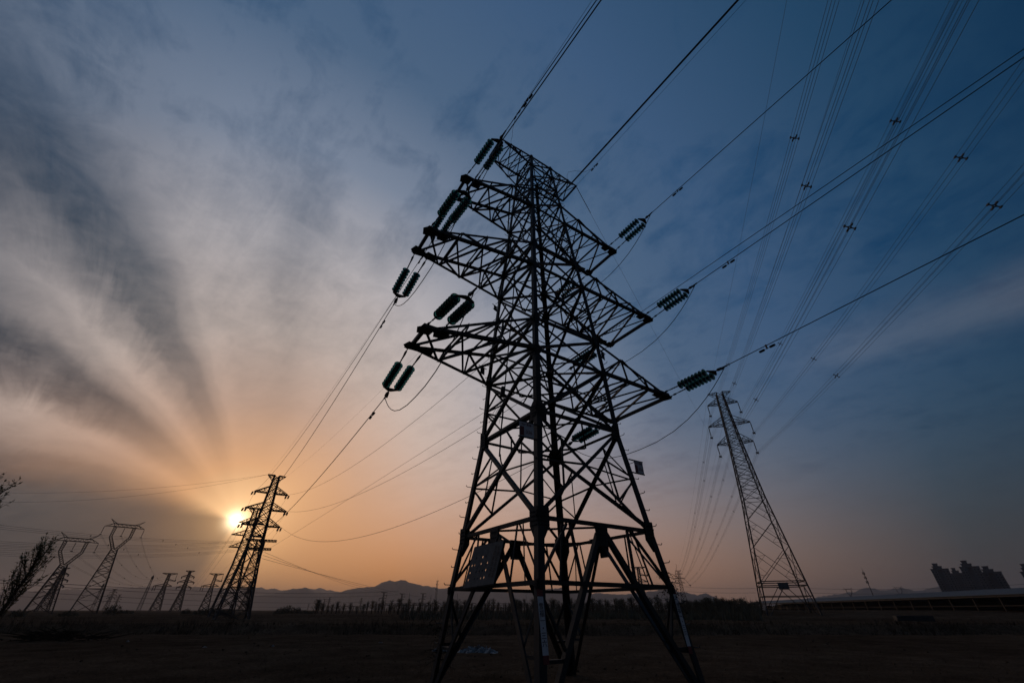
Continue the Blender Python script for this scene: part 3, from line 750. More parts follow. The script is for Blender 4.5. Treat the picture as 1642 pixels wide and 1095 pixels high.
# dead creeper on the right and left feet
def creeper(label, c, z0, n, spread, seed):
    rnd = random.Random(seed); mb = MB(); o = mt(*cor(c, z0))
    for k in range(n):
        p = Vector((rnd.uniform(-.12, .12), rnd.uniform(-.12, .12), rnd.uniform(-.5, .35))); d = Vector((rnd.uniform(-1, 1), rnd.uniform(-1, 1), rnd.uniform(-.3, .8))).normalized(); pts = [p]
        for i in range(9):
            d = (d + Vector((rnd.uniform(-.5, .5), rnd.uniform(-.5, .5), rnd.uniform(-.55, .25)))).normalized(); p = p + d * spread * rnd.uniform(.5, 1.2)
            pts.append(p)
        mb.tube(pts, [.005 * (1 - .06 * i) for i in range(len(pts))], 4)
        if k % 2 == 0:
            for p in pts[2::2]:
                e_ = Vector((rnd.uniform(-.03, .03), rnd.uniform(-.03, .03), rnd.uniform(-.03, .03))); mb.add([p, p + e_, p + e_ + Vector((.02, .01, -.02)), p + Vector((.01, 0, -.03))], [(0, 1, 2, 3)])
    tag(mb.build('dead_creeper', M['dry'], None, o), label, 'creeper')
creeper('tangle of dead creeper round the right leg of the near tower', (1, -1), 2.05, 40, .055, 5)
creeper('dead creeper hanging on the left foot of the near tower', (-1, 1), .95, 46, .06, 9)

# ------------------------------------------------------------------ the other towers
FS = M['far_steel']
def lattice(mb, prof, zs, wd, horiz=True, sub=0.0, hmin=0.0):
    """cross bracing of the four faces of a square tapering body between the levels zs"""
    zx, ax_ = prof
    cr = lambda c, z: Vector((c[0] * interp(z, zx, ax_), c[1] * interp(z, zx, ax_), z))
    for k in range(len(zs) - 1):
        for i, j in FACES:
            a, b_ = CORN[i], CORN[j]
            P, Q, P2, Q2 = cr(a, zs[k]), cr(b_, zs[k]), cr(a, zs[k + 1]), cr(b_, zs[k + 1])
            mb.bar(P, Q2, wd); mb.bar(Q, P2, wd)
            if horiz and zs[k] >= hmin and (k % 2 == 0 or horiz == 2): mb.bar(P, Q, wd)
            if sub:
                X = (P * (Q2 - P2).length + Q2 * (Q - P).length) / ((Q2 - P2).length + (Q - P).length)
                for L0, L1 in ((P, P2), (Q, Q2)):
                    m_ = lerp(L0, L1, .5); mb.bar(m_, lerp(L0, X, .5), sub); mb.bar(m_, lerp(L1, X, .5), sub)
                    mb.bar(lerp(L0, L1, .25), lerp(L0, X, .5), sub); mb.bar(lerp(L0, L1, .75), lerp(L1, X, .5), sub)
def legs(t, prof, wd, mtl):
    zx, ax_ = prof
    for c in CORN:
        mb = MB()
        for k in range(len(zx) - 1): mb.bar((c[0] * ax_[k], c[1] * ax_[k], zx[k] - (.6 if k == 0 else 0)), (c[0] * ax_[k + 1], c[1] * ax_[k + 1], zx[k + 1]), wd)
        mb.build('leg', mtl, t)
def arm_mb(sgn, al, au, zl, zu, L, wend, npan, ch, br):
    mb = MB()
    for s_ in (-1, 1):
        lo, tip, up = Vector((sgn * al, s_ * al, zl)), Vector((sgn * L, s_ * wend, zl)), Vector((sgn * au, s_ * au, zu))
        mb.bar(lo, tip, ch); mb.bar(up, tip, ch)
        for k in range(npan):
            t0, t1 = k / npan, (k + 1) / npan
            if k: mb.bar(lerp(lo, tip, t0), lerp(up, tip, t0), br)
            if k < npan - 1: mb.bar(lerp(lo, tip, t0), lerp(up, tip, t1), br)
            o_ = Vector((sgn * L, -s_ * wend, zl)); lo_ = Vector((sgn * al, -s_ * al, zl))
            mb.bar(lerp(lo, tip, t0), lerp(lo_, o_, t1), br)
            if s_ < 0: mb.bar(lerp(lo, tip, t1), lerp(lo_, o_, t1), br)
    return mb
def double_circuit(name, label, loc, rz, prof, panels, arms, earth, w_leg, w_br, w_arm, group, sub=0.0, mtl=None, hmin=0.0):
    mtl = mtl or FS
    t = thing(name, label, 'tower', loc, rz, group)
    legs(t, prof, w_leg, mtl)
    mb = MB(); lattice(mb, prof, panels, w_br, 2, sub, hmin); mb.build('body_bracing', mtl, t)
    Z = lambda z: interp(z, *prof)
    for zl, zu, L, we, npan in arms:
        for sgn in (-1, 1): arm_mb(sgn, Z(zl), Z(zu), zl, zu, L, we, npan, w_arm, w_arm * .6).build('cross_arm', mtl, t)
    zl, zu, L = earth
    for sgn in (-1, 1): arm_mb(sgn, Z(zl), Z(zu), zl, zu, L, .15, 2, w_arm * .8, w_arm * .5).build('earth_wire_arm', mtl, t)
    return t
GRP = 'lattice transmission towers'
# second tower of the line
P1 = ([0, 8.9, 19.4], [2.05, .92, .36])
t1 = double_circuit('transmission_tower', 'black lattice tower standing just in front of the low sun', T1C, T1Y, P1,
    [0, 1.6, 4.2, 6.5, 8.9, 10.6, 12.05, 13.1, 14.3, 15.3, 16.7, 17.7, 18.6, 19.4],
    [(12.05, 13.1, 2.6, .30, 3), (14.3, 15.3, 2.85, .30, 3), (16.7, 17.7, 2.35, .28, 3)], (19.4, 18.6, 1.3), .20, .085, .105, GRP, .045)
def small_pair(label, o, group, L=.55):
    """the pair of short insulator strings at a far arm tip, seen hanging along the wire"""
    t = thing('insulator_string', label, 'insulator', o, 0, group)
    for s_ in (-1, 1):
        mb = MB(); mb.lathe([(0, .02), (.12, .02), (.13, .12), (L, .12), (L + .01, .02), (L + .2, .02)], (s_ * .2, 0, 0), (.05 * s_, -.35, -1), 8)
        mb.build('disc_string', M['composite'], t)
    return t
for sg, side in ((-1, 'left'), (1, 'right')):
    for z, L, nm in ((16.7, 2.35, 'top'), (14.3, 2.85, 'middle'), (12.05, 2.6, 'bottom')):
        p = T1C + T1U * (sg * L) - T1V * .2; p.z = z + T1C.z
        small_pair(f'short dark insulator pair at the {nm} {side} arm tip of the tower before the sun', p, 'insulators of the tower before the sun')
# third tower, half hidden behind it
T2C = Vector((math.sin(R(-31.2)) * 109, math.cos(R(-31.2)) * 109, 0)) + T1U * .2; T2C.z = 0.1
t2 = dup(t1, T2C, T1Y, 1.02, 'slimmer lattice tower half hidden behind the one before the sun', GRP)
for k in ('1', '2', '3'):
    z2 = {'1': 17.0, '2': 14.6, '3': 12.3}[k]; L2 = LV[k][2] * 1.02
    for sg in (-1, 1):
        a = T1C + T1U * (sg * LV[k][2]) + T1V * .3; a.z = LV[k][3] - .3
        b_ = T2C + T1U * (sg * L2) - T1V * .3; b_.z = z2 - .3
        wire('power_conductor', f'thin conductor between the two {NAMEH[k]} {"left" if sg < 0 else "right"} arms of the towers by the sun', 'cable', sagline(a, b_, .8, 12), .012, 'conductors between the two towers by the sun', (), 4)
        q = at({'1': 309, '2': 305, '3': 300}[k] + sg * 7, {'1': 929, '2': 939, '3': 948}[k], 430)
        wire('power_conductor', f'thin conductor falling from the {NAMEH[k]} {"left" if sg < 0 else "right"} arm of the half hidden tower into the distance', 'cable', sagline(Vector((b_.x, b_.y, b_.z)), q, 7, 24), .02, 'conductors running far away below the sun', (), 4)

# the tall right tower
R5 = Vector((math.sin(R(29.95)) * 118, math.cos(R(29.95)) * 118, 0)); R5.z = -.2
R5Y = R(-21)
P5 = ([0, 24, 38.3, 53], [4.95, 2.35, 1.45, .8])
t5 = double_circuit('transmission_tower', 'tall slim suspension tower standing alone on the right', R5, R5Y, P5,
    [6.1, 13.5, 19.4, 24, 27, 29.6, 32, 34.2, 36.3, 38.3, 40.1, 41.9, 43.5, 45.1, 46.7, 48.3, 49.6, 51.3, 53],
    [(38.3, 40.4, 4.35, .25, 3), (43.5, 45.6, 5.15, .25, 3), (49.6, 51.3, 3.85, .25, 3)], (53, 51.6, 2.95), .24, .10, .13, GRP, .05, None, 23.5)
mb = MB()
for i, j in FACES:
    a, b_ = CORN[i], CORN[j]; Z = lambda z: interp(z, *P5)
    for z in (6.1, 6.9): mb.bar((a[0] * Z(z), a[1] * Z(z), z), (b_[0] * Z(z), b_[1] * Z(z), z), .18)
    mb.bar((a[0] * Z(4.2), a[1] * Z(4.2), 4.2), (b_[0] * Z(4.2), b_[1] * Z(4.2), 4.2), .14)
    m_ = ((a[0] + b_[0]) / 2 * Z(6.1), (a[1] + b_[1]) / 2 * Z(6.1), 6.1)
    for c in (a, b_): mb.bar(m_, (c[0] * Z(0), c[1] * Z(0), 0), .13)
mb.build('base_bracing', FS, t5)
pl = thing('number_sign', 'blank grey plate on the waist of the tall right tower', 'sign', R5 + Matrix.Rotation(R5Y, 3, 'Z') @ Vector((-.2, -4.36, 6.0)), R5Y)
mb = MB(); mb.box((-.95, -.03, -.65), (.95, .03, .65)); mb.build('panel', M['board'], pl)
mb = MB(); mb.bar((-1.1, .05, .4), (1.1, .05, .4), .06); mb.build('mounting_bar', FS, pl)
U5 = Matrix.Rotation(R5Y, 3, 'Z') @ Vector((1, 0, 0))
H5 = -hd(20.0)
RN = at(1100, 977, 470); RN.z = .3                     # next tower of that line
def far_end(u, z): return Vector((RN.x, RN.y, 0)) + U5 * u + Vector((0, 0, z))
for sg, side in ((-1, 'left'), (1, 'right')):
    for nm, z, L, b1, c1 in (('top', 49.6, 3.85, None, 0), ('middle', 43.5, 5.15, None, 0), ('bottom', 38.3, 4.35, None, 0)):
        p = R5 + U5 * (sg * L); p.z = z + R5.z
        t = thing('suspension_insulator', f'long dark insulator hanging from the {nm} {side} arm of the tall right tower', 'insulator', p, R5Y, 'suspension insulators of the tall right tower')
        mb = MB(); mb.lathe([(0, .03), (.25, .03), (.26, .11)] + [(.3 + .09 * k, .085 if k % 2 else .12) for k in range(26)] + [(2.7, .03), (2.95, .03)], (0, 0, 0), (0, 0, -1), 8); mb.build('insulator_rod', M['composite'], t)
        mb = MB(); mb.slab([(-.34, 0, -2.86), (.34, 0, -2.86), (.26, 0, -3.3), (-.26, 0, -3.3)], (0, 1, 0), .06)
        for x in (-.25, .25):
            for zz in (-2.9, -3.3): mb.bar((x, -.3, zz), (x, .3, zz), .1)
        mb.build('bundle_clamp', M['fitting'], t)
        c0 = p + Vector((0, 0, -3.1))
        for end in ('near', 'far'):
            if end == 'near':
                ss = [0, 5, 12, 22, 34, 48, 62, 76, 88, 100, 115, 135, 160]
                cl = [c0 + H5 * s_ + Vector((0, 0, -.148 * s_ + .0003 * s_ * s_)) for s_ in ss]
                lab = f'four-wire conductor bundle sweeping overhead from the {nm} {side} arm of the tall right tower'
                spc = [40 + 6 * ((ord(nm[0]) + (5 if sg > 0 else 0)) % 4), 91 - 1.5 * (sg > 0)]
            else:
                q = far_end(sg * L * .95, z * .60 - 3.0)
                cl = sagline(c0, q, 6.5, 30)
                lab = f'four-wire conductor bundle drooping away from the {nm} {side} arm of the tall right tower'
                spc = [40 + 9 * sg, 95 + 8 * sg]
            bt = thing('conductor_bundle', lab, 'cable', c0, 0, 'conductor bundles of the tall right line')
            hh = (cl[1] - cl[0]); hh.z = 0; hh.normalize(); sd = Vector((hh.y, -hh.x, 0))
            for x in (-1, 1):
                for zz in (-1, 1):
                    mb = MB(); off = sd * (x * .23) + Vector((0, 0, zz * .23)) - c0
                    mb.tube([q_ + off for q_ in cl], .0145 if end == 'near' else .018, 4); mb.build('conductor', M['cable'], bt)
            for sp_ in spc:
                acc = 0
                for a, b_ in zip(cl, cl[1:]):
                    Ls = (b_ - a).length
                    if acc + Ls >= sp_:
                        q_ = a + (b_ - a) * ((sp_ - acc) / Ls) - c0
                        mb = MB()
                        cs_ = [q_ + sd * (x * .23) + Vector((0, 0, zz * .23)) for x, zz in ((-1, -1), (1, -1), (1, 1), (-1, 1))]
                        for k in range(4):
                            mb.bar(lerp(q_, cs_[k], .3), lerp(q_, cs_[k], 1.18), .055); mb.bar(cs_[k] - hh * .11, cs_[k] + hh * .11, .085)
                            mb.bar(lerp(q_, cs_[k], .38), lerp(q_, cs_[(k + 1) % 4], .38), .06)
                        mb.build('spacer', M['fitting'], bt); break
                    acc += Ls
    p = R5 + U5 * (sg * 2.95); p.z = 53 + R5.z
    wire('earth_wire', f'thin earth wire overhead from the {side} peak of the tall right tower', 'cable', [p + H5 * s_ + Vector((0, 0, -.125 * s_ + .0003 * s_ * s_)) for s_ in (0, 10, 25, 45, 65, 85, 105, 130)], .013, None, (), 4)
    wire('earth_wire', f'thin earth wire drooping away from the {side} peak of the tall right tower', 'cable', sagline(p, far_end(sg * 2.4, 31), 4.5, 24), .016, None, (), 4)

# wineglass towers on the left
def wineglass(label, loc, rz, H, neck, wb, wn, beam, hw, group):
    """cat-head tower: tapering body, two spreading horns, a box beam with three hanging strings"""
    t = thing('wineglass_tower', label, 'tower', loc, rz, group)
    prof = ([0, neck], [wb, wn])
    legs(t, prof, .32, FS)
    mb = MB(); zs = [0]; 
    while zs[-1] < neck - .9: zs.append(zs[-1] + max(.9, 1.1 * interp(zs[-1], *prof)))
    zs[-1] = neck
    lattice(mb, prof, zs, .11, 1, .05); mb.build('body_bracing', FS, t)
    ze = neck + (beam - neck) * .52
    for sgn in (-1, 1):
        mb = MB()
        for s_ in (-1, 1):
            pin, pout = Vector((0, s_ * wn, neck)), Vector((sgn * wn, s_ * wn, neck))
            ein, eout = Vector((sgn * (hw * .50 - .55), s_ * .55, ze + .3)), Vector((sgn * (hw * .50 + .2), s_ * .55, ze))
            tin, tout = Vector((sgn * (hw * .48 - .5), s_ * .55, beam)), Vector((sgn * (hw * .48 + .4), s_ * .55, beam))
            for a, b_ in ((pin, ein), (pout, eout), (ein, tin), (eout, tout)): mb.bar(a, b_, .17)
            for (a0, a1, b0, b1) in ((pin, ein, pout, eout), (ein, tin, eout, tout)):
                for k in range(6):
                    mb.bar(lerp(a0, a1, k / 6), lerp(b0, b1, (k + 1) / 6), .07); mb.bar(lerp(b0, b1, k / 6), lerp(a0, a1, (k + 1) / 6), .07)
        for k in range(5):
            for x in (.2 + .16 * k,):
                a = lerp(Vector((sgn * wn, -wn, neck)), Vector((sgn * (hw * .50 + .2), -.55, ze)), x); b_ = Vector((a.x, -a.y, a.z)); mb.bar(a, b_, .07)
        mb.build('horn', FS, t)
    mb = MB(); n = 12; b1 = hw * .62
    for s_ in (-1, 1):
        for z in (beam, beam + 1.0): mb.bar((-b1, s_ * .5, z), (b1, s_ * .5, z), .20)
        for k in range(n):
            x0, x1 = -b1 + 2 * b1 * k / n, -b1 + 2 * b1 * (k + 1) / n
            za, zb = (beam, beam + 1.0) if k % 2 else (beam + 1.0, beam)
            mb.bar((x0, s_ * .5, za), (x1, s_ * .5, zb), .08); mb.bar((x0, -.5, beam), (x1, .5, beam), .06)
        for sgn in (-1, 1):
            mb.bar((sgn * b1, s_ * .5, beam), (sgn * hw, 0, beam - .15), .13); mb.bar((sgn * b1, s_ * .5, beam + 1.0), (sgn * hw, 0, beam - .15), .12)
            mb.bar((sgn * (b1 + hw) / 2, s_ * .25, beam), (sgn * b1, s_ * .5, beam + 1.0), .07)
    mb.build('beam', FS, t)
    for sgn in (-1, 1):
        mb = MB(); tip = Vector((sgn * hw * .86, 0, beam + 2.6))
        for s_ in (-1, 1): mb.bar((sgn * b1 * .96, s_ * .5, beam + 1.0), tip, .11); mb.bar((sgn * b1 * .72, s_ * .5, beam + 1.0), tip, .11)
        mb.build('earth_wire_peak', FS, t)
    return t
WG = 'wineglass towers on the left'
def hang(label, p, L, group):
    t = thing('suspension_insulator', label, 'insulator', p, 0, group)
    mb = MB(); mb.lathe([(0, .03), (.3, .03), (.31, .1), (L - .4, .1), (L - .39, .03), (L, .03)], (0, 0, 0), (0, 0, -1), 6); mb.build('insulator_rod', M['composite'], t)
    mb = MB(); mb.box((-.3, -.18, -L - .25), (.3, .18, -L)); mb.build('bundle_clamp', M['fitting'], t)
    return t
WGT = []
for lab, xc, d_, H_, bm, nk, hw, yb in (('pale wineglass tower, taller of the two on the left', 191.5, 232, 31, 28.7, 20.9, 6.2, 0), ('wineglass tower behind the leaning young tree on the left', 115, 225, 25, 22.0, 14.6, 6.1, 0)):
    br_ = bearing(xc, 850) if xc > 150 else bearing(xc, 868)
    br_ += R(.32)
    loc = Vector((math.sin(br_) * d_, math.cos(br_) * d_, .2)); rz = R(43)
    wineglass(lab, loc, rz, H_, nk, 3.9 if bm > 25 else 3.7, .95, bm, hw, WG)
    which = 'taller' if bm > 25 else 'lower'
    ux = Vector((math.cos(rz), math.sin(rz), 0))
    WGT.append((loc, ux, bm))
    for k, x in enumerate((-hw, 0, hw)):
        p = loc + ux * x; p.z = bm + .1
        nm = ('left end', 'middle', 'right end')[k]
        hang(f'thin hanging insulator at the {nm} of the {which} wineglass tower beam', p, 2.9, 'insulators of the wineglass towers')
        tgt = [at(262 + 10 * k, 921 + 2 * k, 620), at(338 + 9 * k, 922 + 2 * k, 620)][0 if bm > 25 else 0]
        c0 = p + Vector((0, 0, -3.0))
        q = tgt + Vector((0, 0, -2.0 * (bm < 25)))
        t = thing('conductor_bundle', f'twin wires drooping right from the {nm} of the {which} wineglass tower beam', 'cable', c0, 0, 'wires drooping from the wineglass towers')
        for s_ in (-1, 1):
            mb = MB(); mb.tube([v_ - c0 + Vector((0, 0, s_ * .2)) for v_ in sagline(c0, q, 9, 26)], .028, 4); mb.build('conductor', M['cable'], t)
        for f_ in (.22, .42):
            mb = MB(); pp = sagline(c0, q, 9, 100)[int(f_ * 100)] - c0; mb.box((pp.x - .1, pp.y - .1, pp.z - .24), (pp.x + .1, pp.y + .1, pp.z + .24)); mb.build('spacer', M['fitting'], t)
# level bundles passing behind the wineglass towers from the left edge to the towers by the sun
GT = at(384, 977, 150); GT.z = .4
def beam_tower(label, loc, rz):
    t = thing('portal_tower', label, 'tower', loc, rz, GRP)
    prof = ([0, 14.2, 18.4], [2.4, 1.1, 1.0]); legs(t, prof, .2, FS)
    mb = MB(); lattice(mb, prof, [0, 3.2, 6, 8.4, 10.5, 12.4, 14.2, 15.6, 17, 18.4], .10, 2, .05); mb.build('body_bracing', FS, t)
    for z, L in ((18.4, 4.1), (16.2, 3.3)):
        mb = MB()
        for s_ in (-1, 1):
            for zz in (0, -1.0):
                mb.bar((-L, s_ * .9, z + zz * .4), (L, s_ * .9, z + zz * .4), .14)
            for k in range(10): mb.bar((-L + L * .2 * k, s_ * .9, z), (-L + L * .2 * (k + 1), s_ * .9, z - .4), .09); mb.bar((-L + L * .2 * k, -.9, z), (-L + L * .2 * (k + 1), .9, z), .08)
        mb.build('beam', FS, t)
    return t
beam_tower('broad beamed tower crowded behind the two towers by the sun', GT, R(25))
LH = [(842, 868.5, 12), (867, 866, 12), (875, 872, 12), (884.5, 880, 12)]
for k, (yl, yr, sg_) in enumerate(LH):
    a = at(-60, yl - (4 if k == 0 else 0), 105 + 4 * k); b_ = at(402, yr, 149)
    nm = ('top', 'second', 'third', 'lowest')[k]
    t = thing('conductor_bundle', f'{nm} of the four level wire bundles crossing the left sky behind the wineglass towers', 'cable', a, 0, 'level wire bundles at the left')
    for s_ in range(3):
        mb = MB(); mb.tube([v_ - a + Vector((0, 0, (s_ - 1) * .26)) for v_ in sagline(a, b_, .9 + .3 * (k > 0), 20)], .016, 4); mb.build('conductor', M['cable'], t)
    for f_ in (.3, .55):
        mb = MB(); pp = sagline(a, b_, .9, 100)[int((f_ + .06 * k) * 100)] - a; mb.box((pp.x - .045, pp.y - .045, pp.z - .14), (pp.x + .045, pp.y + .045, pp.z + .14)); mb.build('spacer', M['fitting'], t)
for k, (yl, yr) in enumerate(((925, 947), (930, 953), (941, 962), (950, 968))):
    a = at(-60, yl, 260); b_ = at(640, yr, 420)
    wire('conductor_bundle', f'{("highest", "second", "third", "lowest")[k]} of the low far wires crossing below the sun near the horizon', 'cable', sagline(a, b_, 3.2, 24), .09 - .015 * k, 'low far wires below the sun', (), 4)
for k, (y0, y1) in enumerate(((787, 760.5), (802, 761))):
    p = T1C + T1U * -1.3; p.z = 19.4
    wire('earth_wire', f'{("upper", "lower")[k]} of two faint wires from the sun tower peak to the left edge', 'cable', sagline(p, at(-80, y0, 95), 1.2 + .4 * k, 20), .012, None, (), 4)
for k in range(3):
    a = at(424 - 2 * k, 885 + 5 * k, 112); b_ = at((640, 690, 760)[k], (950, 955, 962)[k], 420)
    wire('power_conductor', f'faint wire falling right from the towers by the sun, {("first", "second", "third")[k]} from above', 'cable', sagline(a, b_, 3.0, 24), .03, 'faint wires falling right of the sun', (), 4)

# ------------------------------------------------------------------ far pylons, masts
def far_three(name, label, loc, rz, H):
    t = thing(name, label, 'tower', loc, rz, 'distant pylons'); k = H / 30
    prof = ([0, 17 * k, H], [3.4 * k, 1.2 * k, .6 * k]); th = .58 * k
    mb = MB()
    for c in CORN:
        for i in range(2): mb.bar((c[0] * prof[1][i], c[1] * prof[1][i], prof[0][i]), (c[0] * prof[1][i + 1], c[1] * prof[1][i + 1], prof[0][i + 1]), th)
    lattice(mb, prof, [z * k for z in (0, 4, 7.5, 10.5, 13, 15.2, 17, 19, 21, 23, 25, 27, 28.6, 30)], th * .55, 2); mb.build('lattice_body', FS, t)
    for z, L in ((17.5, 5.4), (21.5, 6.0), (25.5, 4.6)):
        mb = MB()
        for sgn in (-1, 1):
            a = interp(z * k, *prof)
            for s_ in (-1, 1): mb.bar((sgn * a, s_ * a, z * k), (sgn * L * k, 0, z * k), th * .8); mb.bar((sgn * a, s_ * a, (z + 1.6) * k), (sgn * L * k, 0, z * k), th * .8)
            mb.bar((sgn * L * k, 0, z * k), (sgn * L * k * .96, -.5 * k, (z - 1.4) * k), th * 1.2)
        mb.build('cross_arm', FS, t)
    mb = MB(); mb.bar((-3.4 * k, 0, H), (3.4 * k, 0, H), th); mb.bar((-3.4 * k, 0, H), (0, 0, H - 1.5 * k), th * .7); mb.bar((3.4 * k, 0, H), (0, 0, H - 1.5 * k), th * .7); mb.build('earth_wire_arm', FS, t)
    return t
def far_flag(name, label, loc, rz, H):
    t = thing(name, label, 'tower', loc, rz, 'distant pylons'); k = H / 30
    prof = ([0, 19 * k, H], [3.8 * k, 1.2 * k, .8 * k]); th = .58 * k
    mb = MB()
    for c in CORN:
        for i in range(2): mb.bar((c[0] * prof[1][i], c[1] * prof[1][i], prof[0][i]), (c[0] * prof[1][i + 1], c[1] * prof[1][i + 1], prof[0][i + 1]), th)
    lattice(mb, prof, [z * k for z in (0, 4.5, 8.5, 12, 15, 17.2, 19, 21.5, 24, 26.5, 28.6, 30)], th * .55, 2); mb.build('lattice_body', FS, t)
    mb = MB()
    for s_ in (-1, 1):
        mb.bar((-5.6 * k, s_ * .5 * k, H), (6.2 * k, s_ * .5 * k, H), th); mb.bar((-5.6 * k, 0, H), (-.8 * k, s_ * .6 * k, H - 1.3 * k), th * .8); mb.bar((6.2 * k, 0, H), (.8 * k, s_ * .6 * k, H - 1.3 * k), th * .8)
    mb.bar((6.0 * k, 0, H), (6.1 * k, 0, H - 6.3 * k), th * .5); mb.build('earth_wire_arm', FS, t)
    mb = MB()
    for s_ in (-1, 1):
        mb.bar((-8.5 * k, 0, 19.8 * k), (5.5 * k, 0, 19.8 * k), th); mb.bar((-8.5 * k, 0, 19.8 * k), (-1.2 * k, s_ * k, 21.6 * k), th * .8); mb.bar((5.5 * k, 0, 19.8 * k), (1.2 * k, s_ * k, 21.6 * k), th * .8)
    for x in (-8.3, -6.6): mb.bar((x * k, 0, 19.8 * k), (x * k, 0, 15.8 * k), th * .9)
    mb.build('cross_arm', FS, t)
    mb = MB(); mb.bar((1 * k, 0, 24.4 * k), (6.6 * k, 0, 23.8 * k), th); mb.bar((1 * k, 0, 25.6 * k), (6.6 * k, 0, 23.8 * k), th * .7); mb.bar((6.2 * k, 0, 23.6 * k), (6.4 * k, 0, 25 * k), th * 1.6); mb.build('side_arm', FS, t)
    return t
def place(x, y, H):               # a thing of height H whose top is seen at pixel (x, y)
    r_ = ray(x, y); d_ = (H + .4 - 1.6) / (r_.z / math.hypot(r_.x, r_.y)); p = at(x, y, d_); return Vector((p.x, p.y, .4))
pA = far_three('distant_pylon', 'far pylon with three dark cross-arms between two flag-armed pylons left of the sun', place(305.5, 915, 30), R(25), 30)
pB = far_flag('distant_pylon', 'far flag-armed pylon just right of the slim headed mast, left of the sun', place(272.5, 919, 30), R(28), 30)
FARL = [(347, 919.6, 32, 'B', 28, 'far flag-armed pylon close to the left foot of the tower before the sun'),
        (402.5, 932, 30, 'B', 20, 'far pylon seen between the legs of the tower before the sun'),
        (104, 910, 26, 'A', 60, 'dark three-armed pylon close behind the lower wineglass tower'),
        (184.5, 944, 26, 'A', 40, 'small three-armed pylon right of the taller wineglass tower foot'),
        (192.5, 953, 24, 'A', 44, 'tiny faint pylon second right of the taller wineglass tower'),
        (176, 956, 24, 'B', 40, 'tiny faint pylon hidden low by the taller wineglass tower foot'),
        (495.5, 967, 24, 'A', 10, 'tiny faint pylon standing apart above the bushes right of the sun'),
        (521, 960, 26, 'B', 5, 'small far pylon, left one of a close pair before the mountains'),
        (529, 957.5, 28, 'A', 8, 'small far pylon, right one of a close pair before the mountains'),
        (580, 958.5, 28, 'A', 6, 'small far pylon below the rising left flank of the highest mountain'),
        (616, 949, 30, 'B', 4, 'far pylon below the first summit of the highest mountain'),
        (645, 951.5, 30, 'B', 2, 'far pylon below the second summit of the highest mountain'),
        (678.5, 951, 30, 'B', 0, 'far flag-armed pylon left of the red and white mast'),
        (1023, 909, 36, 'B', -8, 'far flag-armed pylon seen through the right leg braces of the near tower'),
        (1148, 955, 28, 'A', -14, 'tiny far pylon above the dark bushes left of the tall right tower')]
for x, y, H_, kd, rz, lab in FARL:
    dup(pA if kd == 'A' else pB, place(x, y, H_), R(rz), H_ / 30, lab, 'distant pylons')
# next tower of the tall right line
rn = double_circuit('transmission_tower', 'distant suspension tower of the tall right line, close right of the near tower foot', RN, R5Y, ([0, 17, 26, 32.8], [3.4, 1.5, 1.0, .6]), [0, 4.6, 8.6, 12, 14.8, 17, 19, 21, 23, 24.6, 26.2, 28, 29.8, 31.4, 32.8],
    [(22.5, 23.8, 4.2, .2, 2), (26.2, 27.4, 4.9, .2, 2), (29.8, 30.8, 3.7, .2, 2)], (32.8, 31.8, 2.9), .30, .16, .18, GRP)
for x, y, lab in ((1359, 941.5, 'far wineglass pylon peeping over the shed roof, nearer the tall right tower'), (1438.5, 939, 'far wineglass pylon peeping over the shed roof, nearer the tower blocks')):
    t = wineglass(lab, place(x, y, 30), R(-40), 30, 19.5, 3.6, 1.0, 27.4, 6.8 if x < 1400 else 6.0, 'far wineglass pylons over the shed')
def mast(label, loc, H, w0, w1, red, head):
    t = thing('lattice_mast', label, 'mast', loc, .4)
    mb = MB(); prof = ([0, H], [w0, w1])
    for c in CORN: mb.bar((c[0] * w0, c[1] * w0, 0), (c[0] * w1, c[1] * w1, H), .14)
    n = 9 if not red else 14
    lattice(mb, prof, [H * k / n for k in range(n + 1)], .09, 2); mb.build('lattice_body', FS, t)
    if head == 'dishes':
        for z, x in ((H * .70, -.9), (H * .86, -.7), (H * .86, .9), (H * .98, .8)):
            mb = MB(); mb.lathe([(0, .15), (.3, .75), (.5, .8), (.52, 0)], (x * 1.2, 0, z), (x, -.6, 0), 10); mb.build('dish_antenna', M['plate'], t)
        mb = MB(); mb.bar((0, 0, H), (0, 0, H + 4), .12); mb.build('antenna_rod', FS, t)
    elif head == 'lamp':
        mb = MB(); mb.lathe([(0, .6), (.3, .95), (2.0, 1.0), (2.5, .6), (3.4, .15)], (0, 0, H - .3), (0, 0, 1), 10); mb.build('mast_head', M['plate'], t)
    return t
mast('slim lattice mast with a dark bulbous head left of the flag-armed pylon', place(244.5, 926, 25), 24, 1.3, .55, False, 'lamp')
mast('slim faint lattice mast with dark head behind the taller wineglass tower', place(165.5, 938, 25), 24, 1.3, .55, False, 'lamp')
mast('red and white lattice radio mast with dishes before the highest mountain', place(701.5, 930, 40), 40, 1.5, .8, True, 'dishes')
t = thing('phone_mast', 'slender phone mast with three rings of antennas over the shed roof', 'mast', place(1383, 914, 32), 0)
mb = MB(); mb.tube([(0, 0, 0), (0, 0, 32)], [.42, .2], 8); mb.tube([(0, 0, 32), (0, 0, 34.5)], .07, 5); mb.build('pole', FS, t)
for z in (22.5, 26, 29.5):
    for k in range(3):
        a = k * 2.1 + .3; mb = MB(); mb.box((math.cos(a) * .8 - .22, math.sin(a) * .8 - .22, z - 1.0), (math.cos(a) * .8 + .22, math.sin(a) * .8 + .22, z + 1.0)); mb.bar((0, 0, z), (math.cos(a) * .8, math.sin(a) * .8, z), .1); mb.build('antenna_panel', M['concrete'], t)
    mb = MB(); mb.tube([(math.cos(a) * .7, math.sin(a) * .7, z - .9) for a in [i * .7 for i in range(10)]], .06, 4); mb.build('antenna_ring', FS, t)
